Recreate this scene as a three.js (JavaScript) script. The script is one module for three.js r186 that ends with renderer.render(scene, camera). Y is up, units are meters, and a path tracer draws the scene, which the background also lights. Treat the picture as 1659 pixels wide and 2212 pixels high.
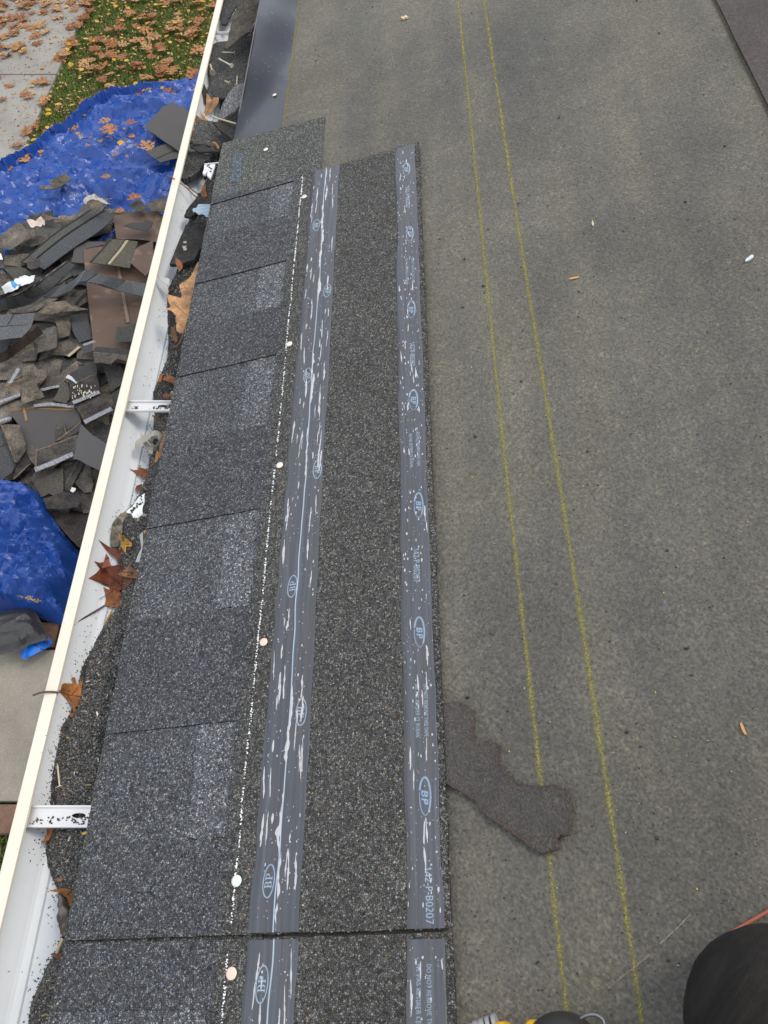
import * as THREE from 'three';
import { mergeGeometries, toCreasedNormals } from 'three/addons/utils/BufferGeometryUtils.js';
import { MarchingCubes } from 'three/addons/objects/MarchingCubes.js';
import { RoundedBoxGeometry } from 'three/addons/geometries/RoundedBoxGeometry.js';

// ------------------------------------------------------------------ camera, sky, sun, exposure
const scene = new THREE.Scene();
const EYE_H = 3.5, PITCH = 57.17 * Math.PI / 180, FOCAL = 1650, PW = 1659, PH = 2212;
const camera = new THREE.PerspectiveCamera(2 * Math.atan(PH / 2 / FOCAL) * 180 / Math.PI, 0.75, 0.01, 400);
camera.position.set(0, EYE_H, 0);
camera.rotation.set(-PITCH, 0, 0);
scene.add(camera);

const renderer = new THREE.WebGLRenderer({ antialias: true });
renderer.setSize(768, 1024);
renderer.toneMapping = THREE.LinearToneMapping;
renderer.toneMappingExposure = 1.22;
renderer.shadowMap.enabled = true;
renderer.shadowMap.type = THREE.PCFSoftShadowMap;

// overcast sky: bright grey dome, a little brighter towards the zenith, soft cloud structure
{
  const w = 256, h = 128, d = new Float32Array(w * h * 4);
  for (let j = 0; j < h; j++) for (let i = 0; i < w; i++) {
    const el = ((j + 0.5) / h - 0.5) * Math.PI, az = (i / w) * Math.PI * 2, s = Math.sin(el);
    const cl = 1 + 0.10 * Math.sin(az * 3 + 4 * s) * Math.cos(el * 5 + az) + 0.07 * Math.sin(az * 7 - 9 * s + 1.3);
    const L = s > 0 ? (0.62 + 0.62 * s) * cl : 0.3;
    const k = (j * w + i) * 4;
    d[k] = L * 0.95; d[k + 1] = L * 0.99; d[k + 2] = L * 1.06; d[k + 3] = 1;
  }
  const t = new THREE.DataTexture(d, w, h, THREE.RGBAFormat, THREE.FloatType);
  t.mapping = THREE.EquirectangularReflectionMapping; t.magFilter = THREE.LinearFilter; t.minFilter = THREE.LinearFilter; t.wrapS = THREE.RepeatWrapping;
  t.needsUpdate = true;
  scene.background = t; scene.environment = t;
}
const sun = new THREE.DirectionalLight(0xfff3e2, 1.35);
sun.position.set(5, 12, -3.5);
sun.target.position.set(-0.5, 2, -1);
sun.castShadow = true; sun.shadow.radius = 34; sun.shadow.mapSize.set(2048, 2048);
Object.assign(sun.shadow.camera, { left: -7, right: 7, top: 7, bottom: -7, near: 1, far: 40 });
scene.add(sun, sun.target);

// ------------------------------------------------------------------ measuring helpers
// The photograph was measured in a 1659 x 2212 grid; rays are cut with the real planes (roof, gutter, ground).
const TILT = 16.86 * Math.PI / 180, ROOF_D = 0.65;
const UP_SLOPE = new THREE.Vector3(Math.cos(TILT), Math.sin(TILT), 0), NORMAL = new THREE.Vector3(-Math.sin(TILT), Math.cos(TILT), 0);
const ROOF_O = new THREE.Vector3(0, EYE_H, 0).addScaledVector(NORMAL, -ROOF_D);
function ray(px, py) {
  const x = px - PW / 2, y = PH / 2 - py, c = Math.cos(PITCH), s = Math.sin(PITCH);
  return [x, y * c - FOCAL * s, -y * s - FOCAL * c];
}
function flat([px, py], h) { const r = ray(px, py), t = (h - EYE_H) / r[1]; return [r[0] * t, r[2] * t]; }            // world x, z on the level y = h
function onRoof([px, py], h = 0) {                                                                                // roof x (up the slope), z at height h above the deck
  const r = ray(px, py), n = r[0] * NORMAL.x + r[1] * NORMAL.y, t = (h - ROOF_D) / n;
  return [(r[0] * UP_SLOPE.x + r[1] * UP_SLOPE.y) * t, r[2] * t];
}
const FR = { A: [.33333, 0, 0], B: [.27778, 0, 345.6], C: [.24306, 0, 691.2], D: [.24306, 0, 979.3], E: [.24306, 0, 1382.5], F: [.24306, 0, 1785.7], G: [.20833, 374.4, 0], H: [.34722, 403.2, 230.4],
  L: [.44444, 921.7, 1440.1], M: [.44444, 921.7, 0], N: [.40972, 979.3, 1900.9], P: [.13023, 345.6, 230.4], Q: [.13023, 322.6, 489.6], S: [.11111, 0, 1267.3], T: [.19444, 0, 518.4], V: [.16667, 0, 748.9],
  X: [.16667, 0, 898.6], W: [1, 0, 0] };
const fr = (f, pts) => pts.map(([x, y]) => [x * FR[f][0] + FR[f][1], y * FR[f][0] + FR[f][2]]);

// ------------------------------------------------------------------ random numbers and noise
function rng(seed) { let a = seed >>> 0; return () => { a = (a + 0x6D2B79F5) | 0; let t = Math.imul(a ^ (a >>> 15), 1 | a); t = (t + Math.imul(t ^ (t >>> 7), 61 | t)) ^ t; return ((t ^ (t >>> 14)) >>> 0) / 4294967296; }; }
const R = rng(20241);
const rr = (a, b, r = R) => a + (b - a) * r();
function hash(x, y, s) { let n = (Math.imul(x, 374761393) + Math.imul(y, 668265263) + Math.imul(s, 1274126177)) | 0; n = Math.imul(n ^ (n >>> 13), 1274126177); return ((n ^ (n >>> 16)) >>> 0) / 4294967296; }
const sm = (t) => t * t * (3 - 2 * t), clamp = (x, a = 0, b = 1) => Math.min(b, Math.max(a, x)), step = (a, b, x) => sm(clamp((x - a) / (b - a))), mix = (a, b, t) => a + (b - a) * t;
function vn(x, y, s = 1, per = 0) {
  const xi = Math.floor(x), yi = Math.floor(y), fx = sm(x - xi), fy = sm(y - yi), w = per ? (a) => ((a % per) + per) % per : (a) => a;
  const a = hash(w(xi), w(yi), s), b = hash(w(xi + 1), w(yi), s), c = hash(w(xi), w(yi + 1), s), d = hash(w(xi + 1), w(yi + 1), s);
  return mix(mix(a, b, fx), mix(c, d, fx), fy);
}
function fbm(x, y, s = 1, oct = 4, per = 0) { let v = 0, a = 0.5, n = 0; for (let o = 0; o < oct; o++) { v += a * vn(x, y, s + o, per); n += a; a *= 0.5; x *= 2; y *= 2; per *= 2; } return v / n; }
function facet(x, y, s) {                                                   // piecewise flat noise: creased sheets
  const k = (x + y) * 0.3660254, u = x + k, v = y + k, i = Math.floor(u), j = Math.floor(v), fu = u - i, fv = v - j;
  const a = hash(i, j, s), d = hash(i + 1, j + 1, s);
  return fu > fv ? mix(0, 1, 0) + a * (1 - fu) + hash(i + 1, j, s) * (fu - fv) + d * fv : a * (1 - fv) + hash(i, j + 1, s) * (fv - fu) + d * fu;
}

// ------------------------------------------------------------------ textures
function tex(n, fn, { srgb = true, m = n } = {}) {
  const d = new Uint8Array(n * m * 4);
  for (let j = 0; j < m; j++) for (let i = 0; i < n; i++) { const c = fn(i / n, j / m, i, j), k = (j * n + i) * 4; for (let q = 0; q < 3; q++) d[k + q] = clamp(Array.isArray(c) ? c[q] : c, 0, 1) * 255; d[k + 3] = 255; }
  const t = new THREE.DataTexture(d, n, m, THREE.RGBAFormat);
  t.wrapS = t.wrapT = THREE.RepeatWrapping; t.magFilter = THREE.LinearFilter; t.minFilter = THREE.LinearMipmapLinearFilter; t.generateMipmaps = true;
  if (srgb) t.colorSpace = THREE.SRGBColorSpace;
  t.needsUpdate = true; return t;
}
const scaled = (t, metres) => { const c = t.clone(); c.repeat.set(1 / metres, 1 / metres); c.needsUpdate = true; return c; };
// granules: toroidal Voronoi cells; F2 - F1 gives the gaps, the cell number the tone
function granules(n, cells, seed, tone) {
  const px = new Float32Array(cells * cells), py = new Float32Array(cells * cells);
  for (let i = 0; i < cells * cells; i++) { px[i] = hash(i, 1, seed); py[i] = hash(i, 2, seed); }
  const F = new Float32Array(n * n), ID = new Int32Array(n * n);
  for (let j = 0; j < n; j++) for (let i = 0; i < n; i++) {
    const x = (i / n) * cells, y = (j / n) * cells, ci = Math.floor(x), cj = Math.floor(y); let f1 = 9, f2 = 9, id = 0;
    for (let b = -1; b < 2; b++) for (let a = -1; a < 2; a++) {
      const q = ((cj + b + cells) % cells) * cells + ((ci + a + cells) % cells), dx = ci + a + px[q] - x, dy = cj + b + py[q] - y, d = dx * dx + dy * dy;
      if (d < f1) { f2 = f1; f1 = d; id = q; } else if (d < f2) f2 = d;
    }
    F[j * n + i] = Math.sqrt(f2) - Math.sqrt(f1); ID[j * n + i] = id;
  }
  return { map: tex(n, (u, v, i, j) => { const k = j * n + i, c = tone(ID[k], hash(ID[k], 5, seed), hash(ID[k], 6, seed)), e = 0.34 + 0.66 * step(0.0, 0.34, F[k]); return c.map((q) => q * e); }),
    bump: tex(n, (u, v, i, j) => step(0, 0.5, F[j * n + i]) * (0.55 + 0.45 * hash(ID[j * n + i], 7, seed)), { srgb: false }) };
}
const toneMain = (id, a, b) => { let g = a < 0.16 ? 0.26 + 0.10 * b : a < 0.74 ? 0.37 + 0.12 * b : a < 0.93 ? 0.5 + 0.15 * b : 0.62 + 0.14 * b; return b > 0.985 ? [g * 1.22, g * 1.14, g * 0.92] : b < 0.012 ? [g * 1.3, g, g * 0.82] : [g * 1.0, g * 1.005, g * 1.0]; };
const G1 = granules(1024, 250, 11, toneMain);                                       // 0.4 m tile, grains of 1.7 mm
const gMap = scaled(G1.map, 0.4), gBump = scaled(G1.bump, 0.4);
function granuleMat(r, g, b, opt = {}) { return new THREE.MeshStandardMaterial({ color: new THREE.Color().setRGB(r, g, b), map: gMap, bumpMap: gBump, bumpScale: 0.0007, roughness: 0.93, side: THREE.DoubleSide, ...opt }); }
const feltTex = tex(1024, (u, v, i, j) => {
  const c = fbm(u * 8, v * 8, 3, 4, 8), f = vn(u * 340, v * 340, 5, 340), f2 = vn(u * 512, v * 470, 6, 0), s = hash(i >> 1, j, 9), cl = fbm(u * 48, v * 48, 21, 3, 48);
  let g = 0.60 + 0.08 * (c - 0.5) + 0.13 * (f - 0.5) + 0.13 * (f2 - 0.5);
  let col = [g * 1.01, g, g * 0.965];
  const dust = step(0.5, 0.9, vn(u * 300, v * 300, 31, 300)) * step(0.2, 0.8, cl);
  col = [col[0] + dust * 0.12, col[1] + dust * 0.11, col[2] + dust * 0.08];
  if (s > 0.9965) col = [0.86, 0.8, 0.68]; else if (s < 0.005) col = [0.25, 0.25, 0.27];
  return col;
});
const feltBump = tex(512, (u, v) => 0.6 * vn(u * 200, v * 200, 41, 200) + 0.4 * vn(u * 90, v * 90, 42, 90), { srgb: false });
const backTex = tex(512, (u, v, i, j) => {
  const c = fbm(u * 5, v * 5, 51, 5, 5), f = vn(u * 150, v * 150, 52, 150), d = step(0.55, 0.8, fbm(u * 7, v * 7, 61, 4, 7));
  const g = 0.60 + 0.45 * (c - 0.5) + 0.34 * (f - 0.5) - 0.10 * step(0.6, 0.72, fbm(u * 16, v * 16, 66, 3, 16)) + 0.25 * step(0.985, 1, hash(i, j >> 2, 67));
  return [g + d * 0.15, g * 0.985 + d * 0.12, g * 0.965 + d * 0.07];
});
const fineBump = scaled(feltBump, 0.25);
function backMat(r, g, b, opt = {}) { return new THREE.MeshStandardMaterial({ color: new THREE.Color().setRGB(r, g, b), map: scaled(backTex, 0.55), bumpMap: fineBump, bumpScale: 0.0012, roughness: 0.9, side: THREE.DoubleSide, ...opt }); }
const plain = (r, g, b, rough = 0.7, opt = {}) => new THREE.MeshStandardMaterial({ color: new THREE.Color().setRGB(r, g, b), roughness: rough, side: THREE.DoubleSide, ...opt });

// ------------------------------------------------------------------ naming helpers
const used = new Map();
function numbered(n) { const k = used.get(n) || 0; used.set(n, k + 1); return k ? `${n}_${String(k).padStart(3, '0')}` : n; }
function tag(o, label, category, group) { o.userData = { label, category }; if (group) o.userData.group = group; return o; }
function sh(m) { m.castShadow = m.receiveShadow = true; return m; }
function part(name, geo, mat, parent, label) { const m = sh(new THREE.Mesh(geo, mat)); m.name = name; parent.add(m); if (label) m.userData.label = label; return m; }
function struct(name, geo, mat) { const m = sh(new THREE.Mesh(geo, mat)); m.name = numbered(name); m.userData.kind = 'structure'; scene.add(m); return m; }
function thing(name, label, category, pos = [0, 0, 0], group) { const o = new THREE.Group(); o.name = numbered(name); o.position.set(...pos); scene.add(o); return tag(o, label, category, group); }
function solo(name, label, category, geo, mat, pos, group) { const m = sh(new THREE.Mesh(geo, mat)); m.name = numbered(name); m.position.set(...pos); scene.add(m); return tag(m, label, category, group); }
const roofPos = (x, h, z) => { const p = ROOF_O.clone().addScaledVector(UP_SLOPE, x).addScaledVector(NORMAL, h); return [p.x, p.y, z]; };
function onRoofGroup(name, label, category, x, h, z, group) { const o = thing(name, label, category, roofPos(x, h, z), group); o.rotation.z = TILT; return o; }

// ------------------------------------------------------------------ sheet geometry: any outline, thickness, bend
function ragged(poly, len, amp, seed) {
  const out = []; let s = 0;
  poly.forEach((p, i) => { const q = poly[(i + 1) % poly.length], L = Math.hypot(q[0] - p[0], q[1] - p[1]), n = Math.max(1, Math.round(L / len)), nx = -(q[1] - p[1]) / (L || 1), nz = (q[0] - p[0]) / (L || 1);
    for (let k = 0; k < n; k++) { const t = k / n, o = k ? amp * (2 * (0.6 * vn(s * 0.7, 3, seed) + 0.4 * hash(out.length, 1, seed)) - 1) : 0; out.push([mix(p[0], q[0], t) + nx * o, mix(p[1], q[1], t) + nz * o]); s++; } });
  return out;
}
function inside(x, z, poly) { let c = false; for (let i = 0, j = poly.length - 1; i < poly.length; j = i++) { const [a, b] = poly[i], [d, e] = poly[j]; if ((b > z) !== (e > z) && x < ((d - a) * (z - b)) / (e - b) + a) c = !c; } return c; }
function nearest(x, z, poly) { let best = 1e9, bx = x, bz = z; for (let i = 0, j = poly.length - 1; i < poly.length; j = i++) { const [a, b] = poly[j], dx = poly[i][0] - a, dz = poly[i][1] - b, t = clamp(((x - a) * dx + (z - b) * dz) / (dx * dx + dz * dz || 1)), qx = a + dx * t, qz = b + dz * t, d = (qx - x) ** 2 + (qz - z) ** 2; if (d < best) { best = d; bx = qx; bz = qz; } } return [bx, bz, Math.sqrt(best)]; }
function sheet(poly, { st, thick = 0.002, f = () => 0, uvo = [0, 0], col = null, rimC = null, jit = 0, flatN = false } = {}) {
  let x0 = 1e9, x1 = -1e9, z0 = 1e9, z1 = -1e9;
  for (const [x, z] of poly) { x0 = Math.min(x0, x); x1 = Math.max(x1, x); z0 = Math.min(z0, z); z1 = Math.max(z1, z); }
  st = st || Math.max(x1 - x0, z1 - z0) / 16;
  const nx = Math.ceil((x1 - x0) / st) + 1, nz = Math.ceil((z1 - z0) / st) + 1, id = new Map(), V = [], T = [];
  const vert = (i, j) => { const k = j * (nx + 2) + i; if (!id.has(k)) { id.set(k, V.length); V.push([x0 - st / 2 + (i + jit * (hash(i, j, 77) - 0.5)) * st, z0 - st / 2 + (j + jit * (hash(i, j, 78) - 0.5)) * st]); } return id.get(k); };
  for (let j = 0; j < nz; j++) for (let i = 0; i < nx; i++) if (inside(x0 + i * st, z0 + j * st, poly)) { const a = vert(i, j), b = vert(i + 1, j), c = vert(i + 1, j + 1), d = vert(i, j + 1); if ((i + j) % 2) T.push([a, d, b], [b, d, c]); else T.push([a, d, c], [a, c, b]); }
  const cnt = new Map(); T.forEach((t) => { for (let e = 0; e < 3; e++) { const a = t[e], b = t[(e + 1) % 3], k = a < b ? a * 1e6 + b : b * 1e6 + a; cnt.set(k, (cnt.get(k) || 0) + 1); } });
  const rim = [], onRim = new Set();
  T.forEach((t) => { for (let e = 0; e < 3; e++) { const a = t[e], b = t[(e + 1) % 3]; if (cnt.get(a < b ? a * 1e6 + b : b * 1e6 + a) === 1) { rim.push([a, b]); onRim.add(a); onRim.add(b); } } });
  for (const v of onRim) { const q = nearest(V[v][0], V[v][1], poly); V[v] = [q[0], q[1]]; }
  for (let i = 0; i < poly.length; i++) {                                     // true corners keep a vertex
    const p = poly[(i + poly.length - 1) % poly.length], c = poly[i], n = poly[(i + 1) % poly.length];
    const a1 = Math.atan2(c[1] - p[1], c[0] - p[0]), a2 = Math.atan2(n[1] - c[1], n[0] - c[0]); let da = Math.abs(a2 - a1); if (da > Math.PI) da = 2 * Math.PI - da;
    if (da > 0.5) { let b = -1, bd = st * 1.6; for (const v of onRim) { const d = Math.hypot(V[v][0] - c[0], V[v][1] - c[1]); if (d < bd) { bd = d; b = v; } } if (b >= 0) V[b] = [c[0], c[1]]; }
  }
  const pos = [], uv = [], colr = [], idx = [], n = V.length;
  const put = (v, low, side) => { let [x, z] = V[v], y = f(x, z) - (low ? thick : 0), p = [x, y, z]; pos.push(...p); uv.push(x + uvo[0], z + uvo[1]); if (col) colr.push(...(side && rimC ? rimC : col(x, z))); };
  for (let v = 0; v < n; v++) put(v, false);
  T.forEach((t) => idx.push(...t));
  if (thick > 0) {
    for (let v = 0; v < n; v++) put(v, true);
    T.forEach((t) => idx.push(t[0] + n, t[2] + n, t[1] + n));
    for (const [a, b] of rim) { const k = pos.length / 3; put(a, false, 1); put(b, false, 1); put(a, true, 1); put(b, true, 1); idx.push(k, k + 2, k + 1, k + 1, k + 2, k + 3); }
  }
  const g = new THREE.BufferGeometry();
  g.setAttribute('position', new THREE.Float32BufferAttribute(pos, 3)); g.setAttribute('uv', new THREE.Float32BufferAttribute(uv, 2));
  if (col) g.setAttribute('color', new THREE.Float32BufferAttribute(colr, 3));
  g.setIndex(idx); if (flatN) return toCreasedNormals(g, 0.3); g.computeVertexNormals(); return g;
}
function centre(p) { let x = 0, z = 0; p.forEach((q) => { x += q[0]; z += q[1]; }); return [x / p.length, z / p.length]; }
const span = (p) => { let a = 0; p.forEach((q) => p.forEach((w) => { a = Math.max(a, Math.hypot(q[0] - w[0], q[1] - w[1])); })); return a; };
// a loose piece lying at world height h: outline measured in photo frame f
let pieceSeed = 100;
let SURF = null;                                                            // what gutter pieces rest on
function piece(name, label, category, f, pts, h, mat, o = {}) {
  if (SURF) for (let i = 0; i < 3; i++) { const q = centre(fr(f, pts).map((p) => flat(p, h))); h = Math.max(h, SURF(q[0], q[1]) + 0.004); }
  const w = fr(f, pts).map((p) => flat(p, h)), c = centre(w), loc = w.map(([x, z]) => [x - c[0], z - c[1]]), S = span(loc), seed = pieceSeed++;
  const poly = o.jag === 0 ? loc : ragged(loc, S / 18, (o.jag ?? 0.0055) * S, seed), b = o.bend ?? 0.028, k = (hash(seed, 3, 3) - 0.5) * 6;
  const fn0 = o.f || ((x, z) => b * S * (Math.sin(x / S * 4 + k) * Math.cos(z / S * 3.3 + k * 2) * 0.5) + (vn(x / S * 7, z / S * 7, seed) - 0.5) * 0.012 * S + (o.slope ? o.slope[0] * x + o.slope[1] * z : 0)), fn = SURF ? (x, z) => Math.max(fn0(x, z), SURF(x + c[0], z + c[1]) - h + 0.0012 + (o.thick ?? 0.004)) : fn0;
  const g = sheet(poly, { st: o.st || S / 22, thick: o.thick ?? 0.004, f: fn, uvo: [hash(seed, 1, 1) * 3, hash(seed, 2, 1) * 3], col: o.col && ((x, z) => o.col(x, z, S)) });
  if (o.parts) { const t = thing(name, label, category, [c[0], h, c[1]], o.group); part(o.main || 'sheet', g, mat, t); o.parts(t, c, h, fn, S); return t; }
  return solo(name, label, category, g, mat, [c[0], h, c[1]], o.group);
}
// a strip lofted between two measured edges, each point with its own height
function loftGeo(A, B, thick, n = 30) {
  const ca = new THREE.CatmullRomCurve3(A.map((p) => new THREE.Vector3(...p))), cb = new THREE.CatmullRomCurve3(B.map((p) => new THREE.Vector3(...p))), m = 6, pos = [], uv = [], idx = [];
  const pa = [], pb = []; for (let i = 0; i <= n; i++) { pa.push(ca.getPoint(i / n)); pb.push(cb.getPoint(i / n)); }
  let s = 0;
  for (let low = 0; low < 2; low++) { s = 0; for (let i = 0; i <= n; i++) { if (i) s += pa[i].distanceTo(pa[i - 1]); for (let j = 0; j <= m; j++) { const p = pa[i].clone().lerp(pb[i], j / m); pos.push(p.x, p.y - low * thick, p.z); uv.push(s, j / m * pa[i].distanceTo(pb[i])); } } }
  const N = (n + 1) * (m + 1), q = (a, b, c, d) => idx.push(a, b, c, a, c, d);
  for (let i = 0; i < n; i++) for (let j = 0; j < m; j++) { const a = i * (m + 1) + j; q(a, a + 1, a + m + 2, a + m + 1); q(N + a, N + a + m + 1, N + a + m + 2, N + a + 1); }
  for (let i = 0; i < n; i++) for (const j of [0, m]) { const a = i * (m + 1) + j; q(a, a + m + 1, N + a + m + 1, N + a); }
  for (let j = 0; j < m; j++) for (const i of [0, n]) { const a = i * (m + 1) + j; q(a, a + 1, N + a + 1, N + a); }
  const g = new THREE.BufferGeometry(); g.setAttribute('position', new THREE.Float32BufferAttribute(pos, 3)); g.setAttribute('uv', new THREE.Float32BufferAttribute(uv, 2)); g.setIndex(idx); return toCreasedNormals(g, 0.7);
}
const edge = (f, pts) => fr(f, pts.map((p) => [p[0], p[1]])).map((p, i) => { const q = flat(p, pts[i][2]); return [q[0], pts[i][2], q[1]]; });
const lerpE = (A, B, t) => A.map((a, i) => a.map((v, k) => mix(v, B[i][k], t)));
function tube(pts, r, seg = 24, rad = 6) { return new THREE.TubeGeometry(new THREE.CatmullRomCurve3(pts.map((p) => new THREE.Vector3(...p))), seg, r, rad); }
function shift(pts, c) { return pts.map((p) => [p[0] - c[0], p[1] - c[1], p[2] - c[2]]); }

// ------------------------------------------------------------------ ground
const WALK = { x0: -3.72, x1: -2.83 };
const soilTex = scaled(tex(512, (u, v) => { const c = fbm(u * 8, v * 8, 71, 4, 8), f = vn(u * 200, v * 200, 72, 200); const g = 0.6 + 0.5 * (c - 0.5) + 0.5 * (f - 0.5); return [g, g * 1.02, g * 0.8]; }), 0.9);
struct('ground', new THREE.PlaneGeometry(300, 300).rotateX(-Math.PI / 2).translate(0, -0.03, 0), new THREE.MeshStandardMaterial({ color: new THREE.Color().setRGB(0.055, 0.075, 0.022), map: soilTex, roughness: 1 }));
const concTex = tex(1024, (u, v, i, j) => { const c = fbm(u * 6, v * 6, 81, 5, 6), f = vn(u * 256, v * 256, 82, 256), s = hash(i >> 1, j >> 1, 83); let g = 0.80 + 0.14 * (c - 0.5) + 0.13 * (f - 0.5); if (s > 0.985) g -= 0.18; if (s < 0.006) g += 0.1; return [g, g * 0.985, g * 0.945]; });
const concMat = new THREE.MeshStandardMaterial({ color: new THREE.Color().setRGB(0.50, 0.50, 0.505), map: scaled(concTex, 0.9), bumpMap: scaled(feltBump, 0.3), bumpScale: 0.0015, roughness: 0.92 });
function slabGeo(x0, x1, z0, z1, h, y = 0) { const g = new RoundedBoxGeometry(x1 - x0, h, z1 - z0, 2, Math.min(0.008, h / 3)); const p = g.attributes.position, uv = g.attributes.uv; for (let i = 0; i < p.count; i++) uv.setXY(i, p.getX(i) + x0, p.getZ(i) + z0); g.translate((x0 + x1) / 2, y - h / 2, (z0 + z1) / 2); return g; }
{
  const walk = new THREE.Group(); walk.name = 'pavement'; walk.userData.kind = 'structure'; scene.add(walk);
  let z = -6.752; for (let k = 0; k < 3; k++) part('slab', slabGeo(WALK.x0, WALK.x1, z - (k + 1) * 1.5 + 0.012, z - k * 1.5, 0.1, 0.012), concMat, walk);
  for (let k = 0; k < 2; k++) part('slab', slabGeo(WALK.x0, WALK.x1, z + 0.012 + k * 1.5, z + (k + 1) * 1.5, 0.1, 0.01 - 0.002 * k), concMat, walk);
}
{
  const land = new THREE.Group(); land.name = 'path'; land.userData.kind = 'structure'; scene.add(land);
  part('slab', slabGeo(-4.2, -1.05, -1.455, -0.748, 0.1, 0.012), new THREE.MeshStandardMaterial({ color: new THREE.Color().setRGB(0.6, 0.565, 0.51), map: scaled(concTex, 0.55), bumpMap: scaled(feltBump, 0.2), bumpScale: 0.002, roughness: 0.95 }), land);
  const bt = scaled(tex(512, (u, v, i, j) => { const c = fbm(u * 6, v * 6, 91, 4, 6), f = vn(u * 180, v * 180, 92, 180), s = hash(i >> 2, j >> 2, 94); let g = 0.75 + 0.3 * (c - 0.5) + 0.2 * (f - 0.5); if (s > 0.985) g *= 0.4; return [g, g, g]; }), 0.3);
  const bm = [[0.46, 0.235, 0.15], [0.42, 0.25, 0.17], [0.5, 0.27, 0.185]].map((c) => new THREE.MeshStandardMaterial({ color: new THREE.Color().setRGB(...c), map: bt, bumpMap: fineBump, bumpScale: 0.002, roughness: 0.95 }));
  for (const [za, zb, off] of [[-1.60, -1.47, 0.0], [-0.735, -0.615, 0.06]]) for (let x = -3.2 + off, k = 0; x < -1.1; x += 0.2, k++) part('brick', slabGeo(x, x + 0.19, za, zb, 0.09, 0.014 + 0.004 * hash(k, 3, 7)), bm[k % 3], land);
}
// grass: blades nobody could count
{
  const bl = new THREE.BufferGeometry(), w = 0.0022, P = [], I = [];
  for (let i = 0; i < 4; i++) { const t = i / 3, x = w * (1 - t * 0.95); P.push(-x, t * (1 - 0.25 * t), 0.5 * t * t, x, t * (1 - 0.25 * t), 0.5 * t * t); if (i < 3) I.push(2 * i, 2 * i + 1, 2 * i + 2, 2 * i + 1, 2 * i + 3, 2 * i + 2); }
  bl.setAttribute('position', new THREE.Float32BufferAttribute(P, 3)); bl.setIndex(I); bl.computeVertexNormals();
  const N = 150000, m = new THREE.InstancedMesh(bl, new THREE.MeshStandardMaterial({ roughness: 0.7, side: THREE.DoubleSide }), N); sh(m); m.name = 'grass';
  tag(m, 'short green lawn grass beside the concrete pavement', 'grass'); m.userData.kind = 'stuff';
  const o = new THREE.Object3D(), c = new THREE.Color(), r = rng(77);
  for (let k = 0; k < N; k++) {
    let x, z; const q = r();
    if (q < 0.9) { do { x = rr(-2.86, -0.5, r); z = rr(-8.6, -4.3, r); } while (0); }
    else if (q < 0.94) { x = rr(-4.3, WALK.x0 + 0.02, r); z = rr(-8.6, -6.9, r); }
    else { x = rr(-2.3, -1.2, r); z = r() < 0.5 ? rr(-0.6, -0.1, r) : rr(-1.95, -1.62, r); }
    const t = vn(x * 3, z * 3, 7), l = rr(0.022, 0.055, r);
    o.position.set(x, -0.028, z); o.rotation.set(rr(-0.5, 0.5, r), rr(0, 6.28, r), rr(-0.5, 0.5, r)); o.scale.set(rr(0.8, 1.6, r), l, l); o.updateMatrix(); m.setMatrixAt(k, o.matrix);
    const dry = r() < 0.13 + 0.1 * t; if (dry) c.setRGB(0.30, 0.25, 0.10); else c.setRGB(0.085 + 0.08 * r() + 0.05 * t, 0.155 + 0.11 * r() + 0.03 * t, 0.022 + 0.02 * r()); m.setColorAt(k, c);
  }
  scene.add(m);
}

// ------------------------------------------------------------------ the house under the roof
const EAVE_X = -0.262;                                                   // face of the fascia
const white = plain(0.8, 0.8, 0.78, 0.5);
{
  const hs = thing('house', 'low house edge under the unfinished roof, behind the white gutter', 'house', [EAVE_X, 0, -1.5]);
  const deck = new THREE.BoxGeometry(6, 0.02, 9); deck.rotateZ(TILT);
  const p = roofPos(-0.46 + 3, -0.014, 0); deck.translate(p[0] - EAVE_X, p[1], 0);
  part('roof_deck', deck, plain(0.3, 0.2, 0.11, 0.9), hs);
  part('fascia', new THREE.BoxGeometry(0.02, 0.17, 9).translate(0.011, 2.627, 0), white, hs);
  part('wall', new THREE.BoxGeometry(0.2, 2.5, 9).translate(0.35, 1.25, 0), plain(0.42, 0.3, 0.24, 0.9), hs);
}

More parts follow.
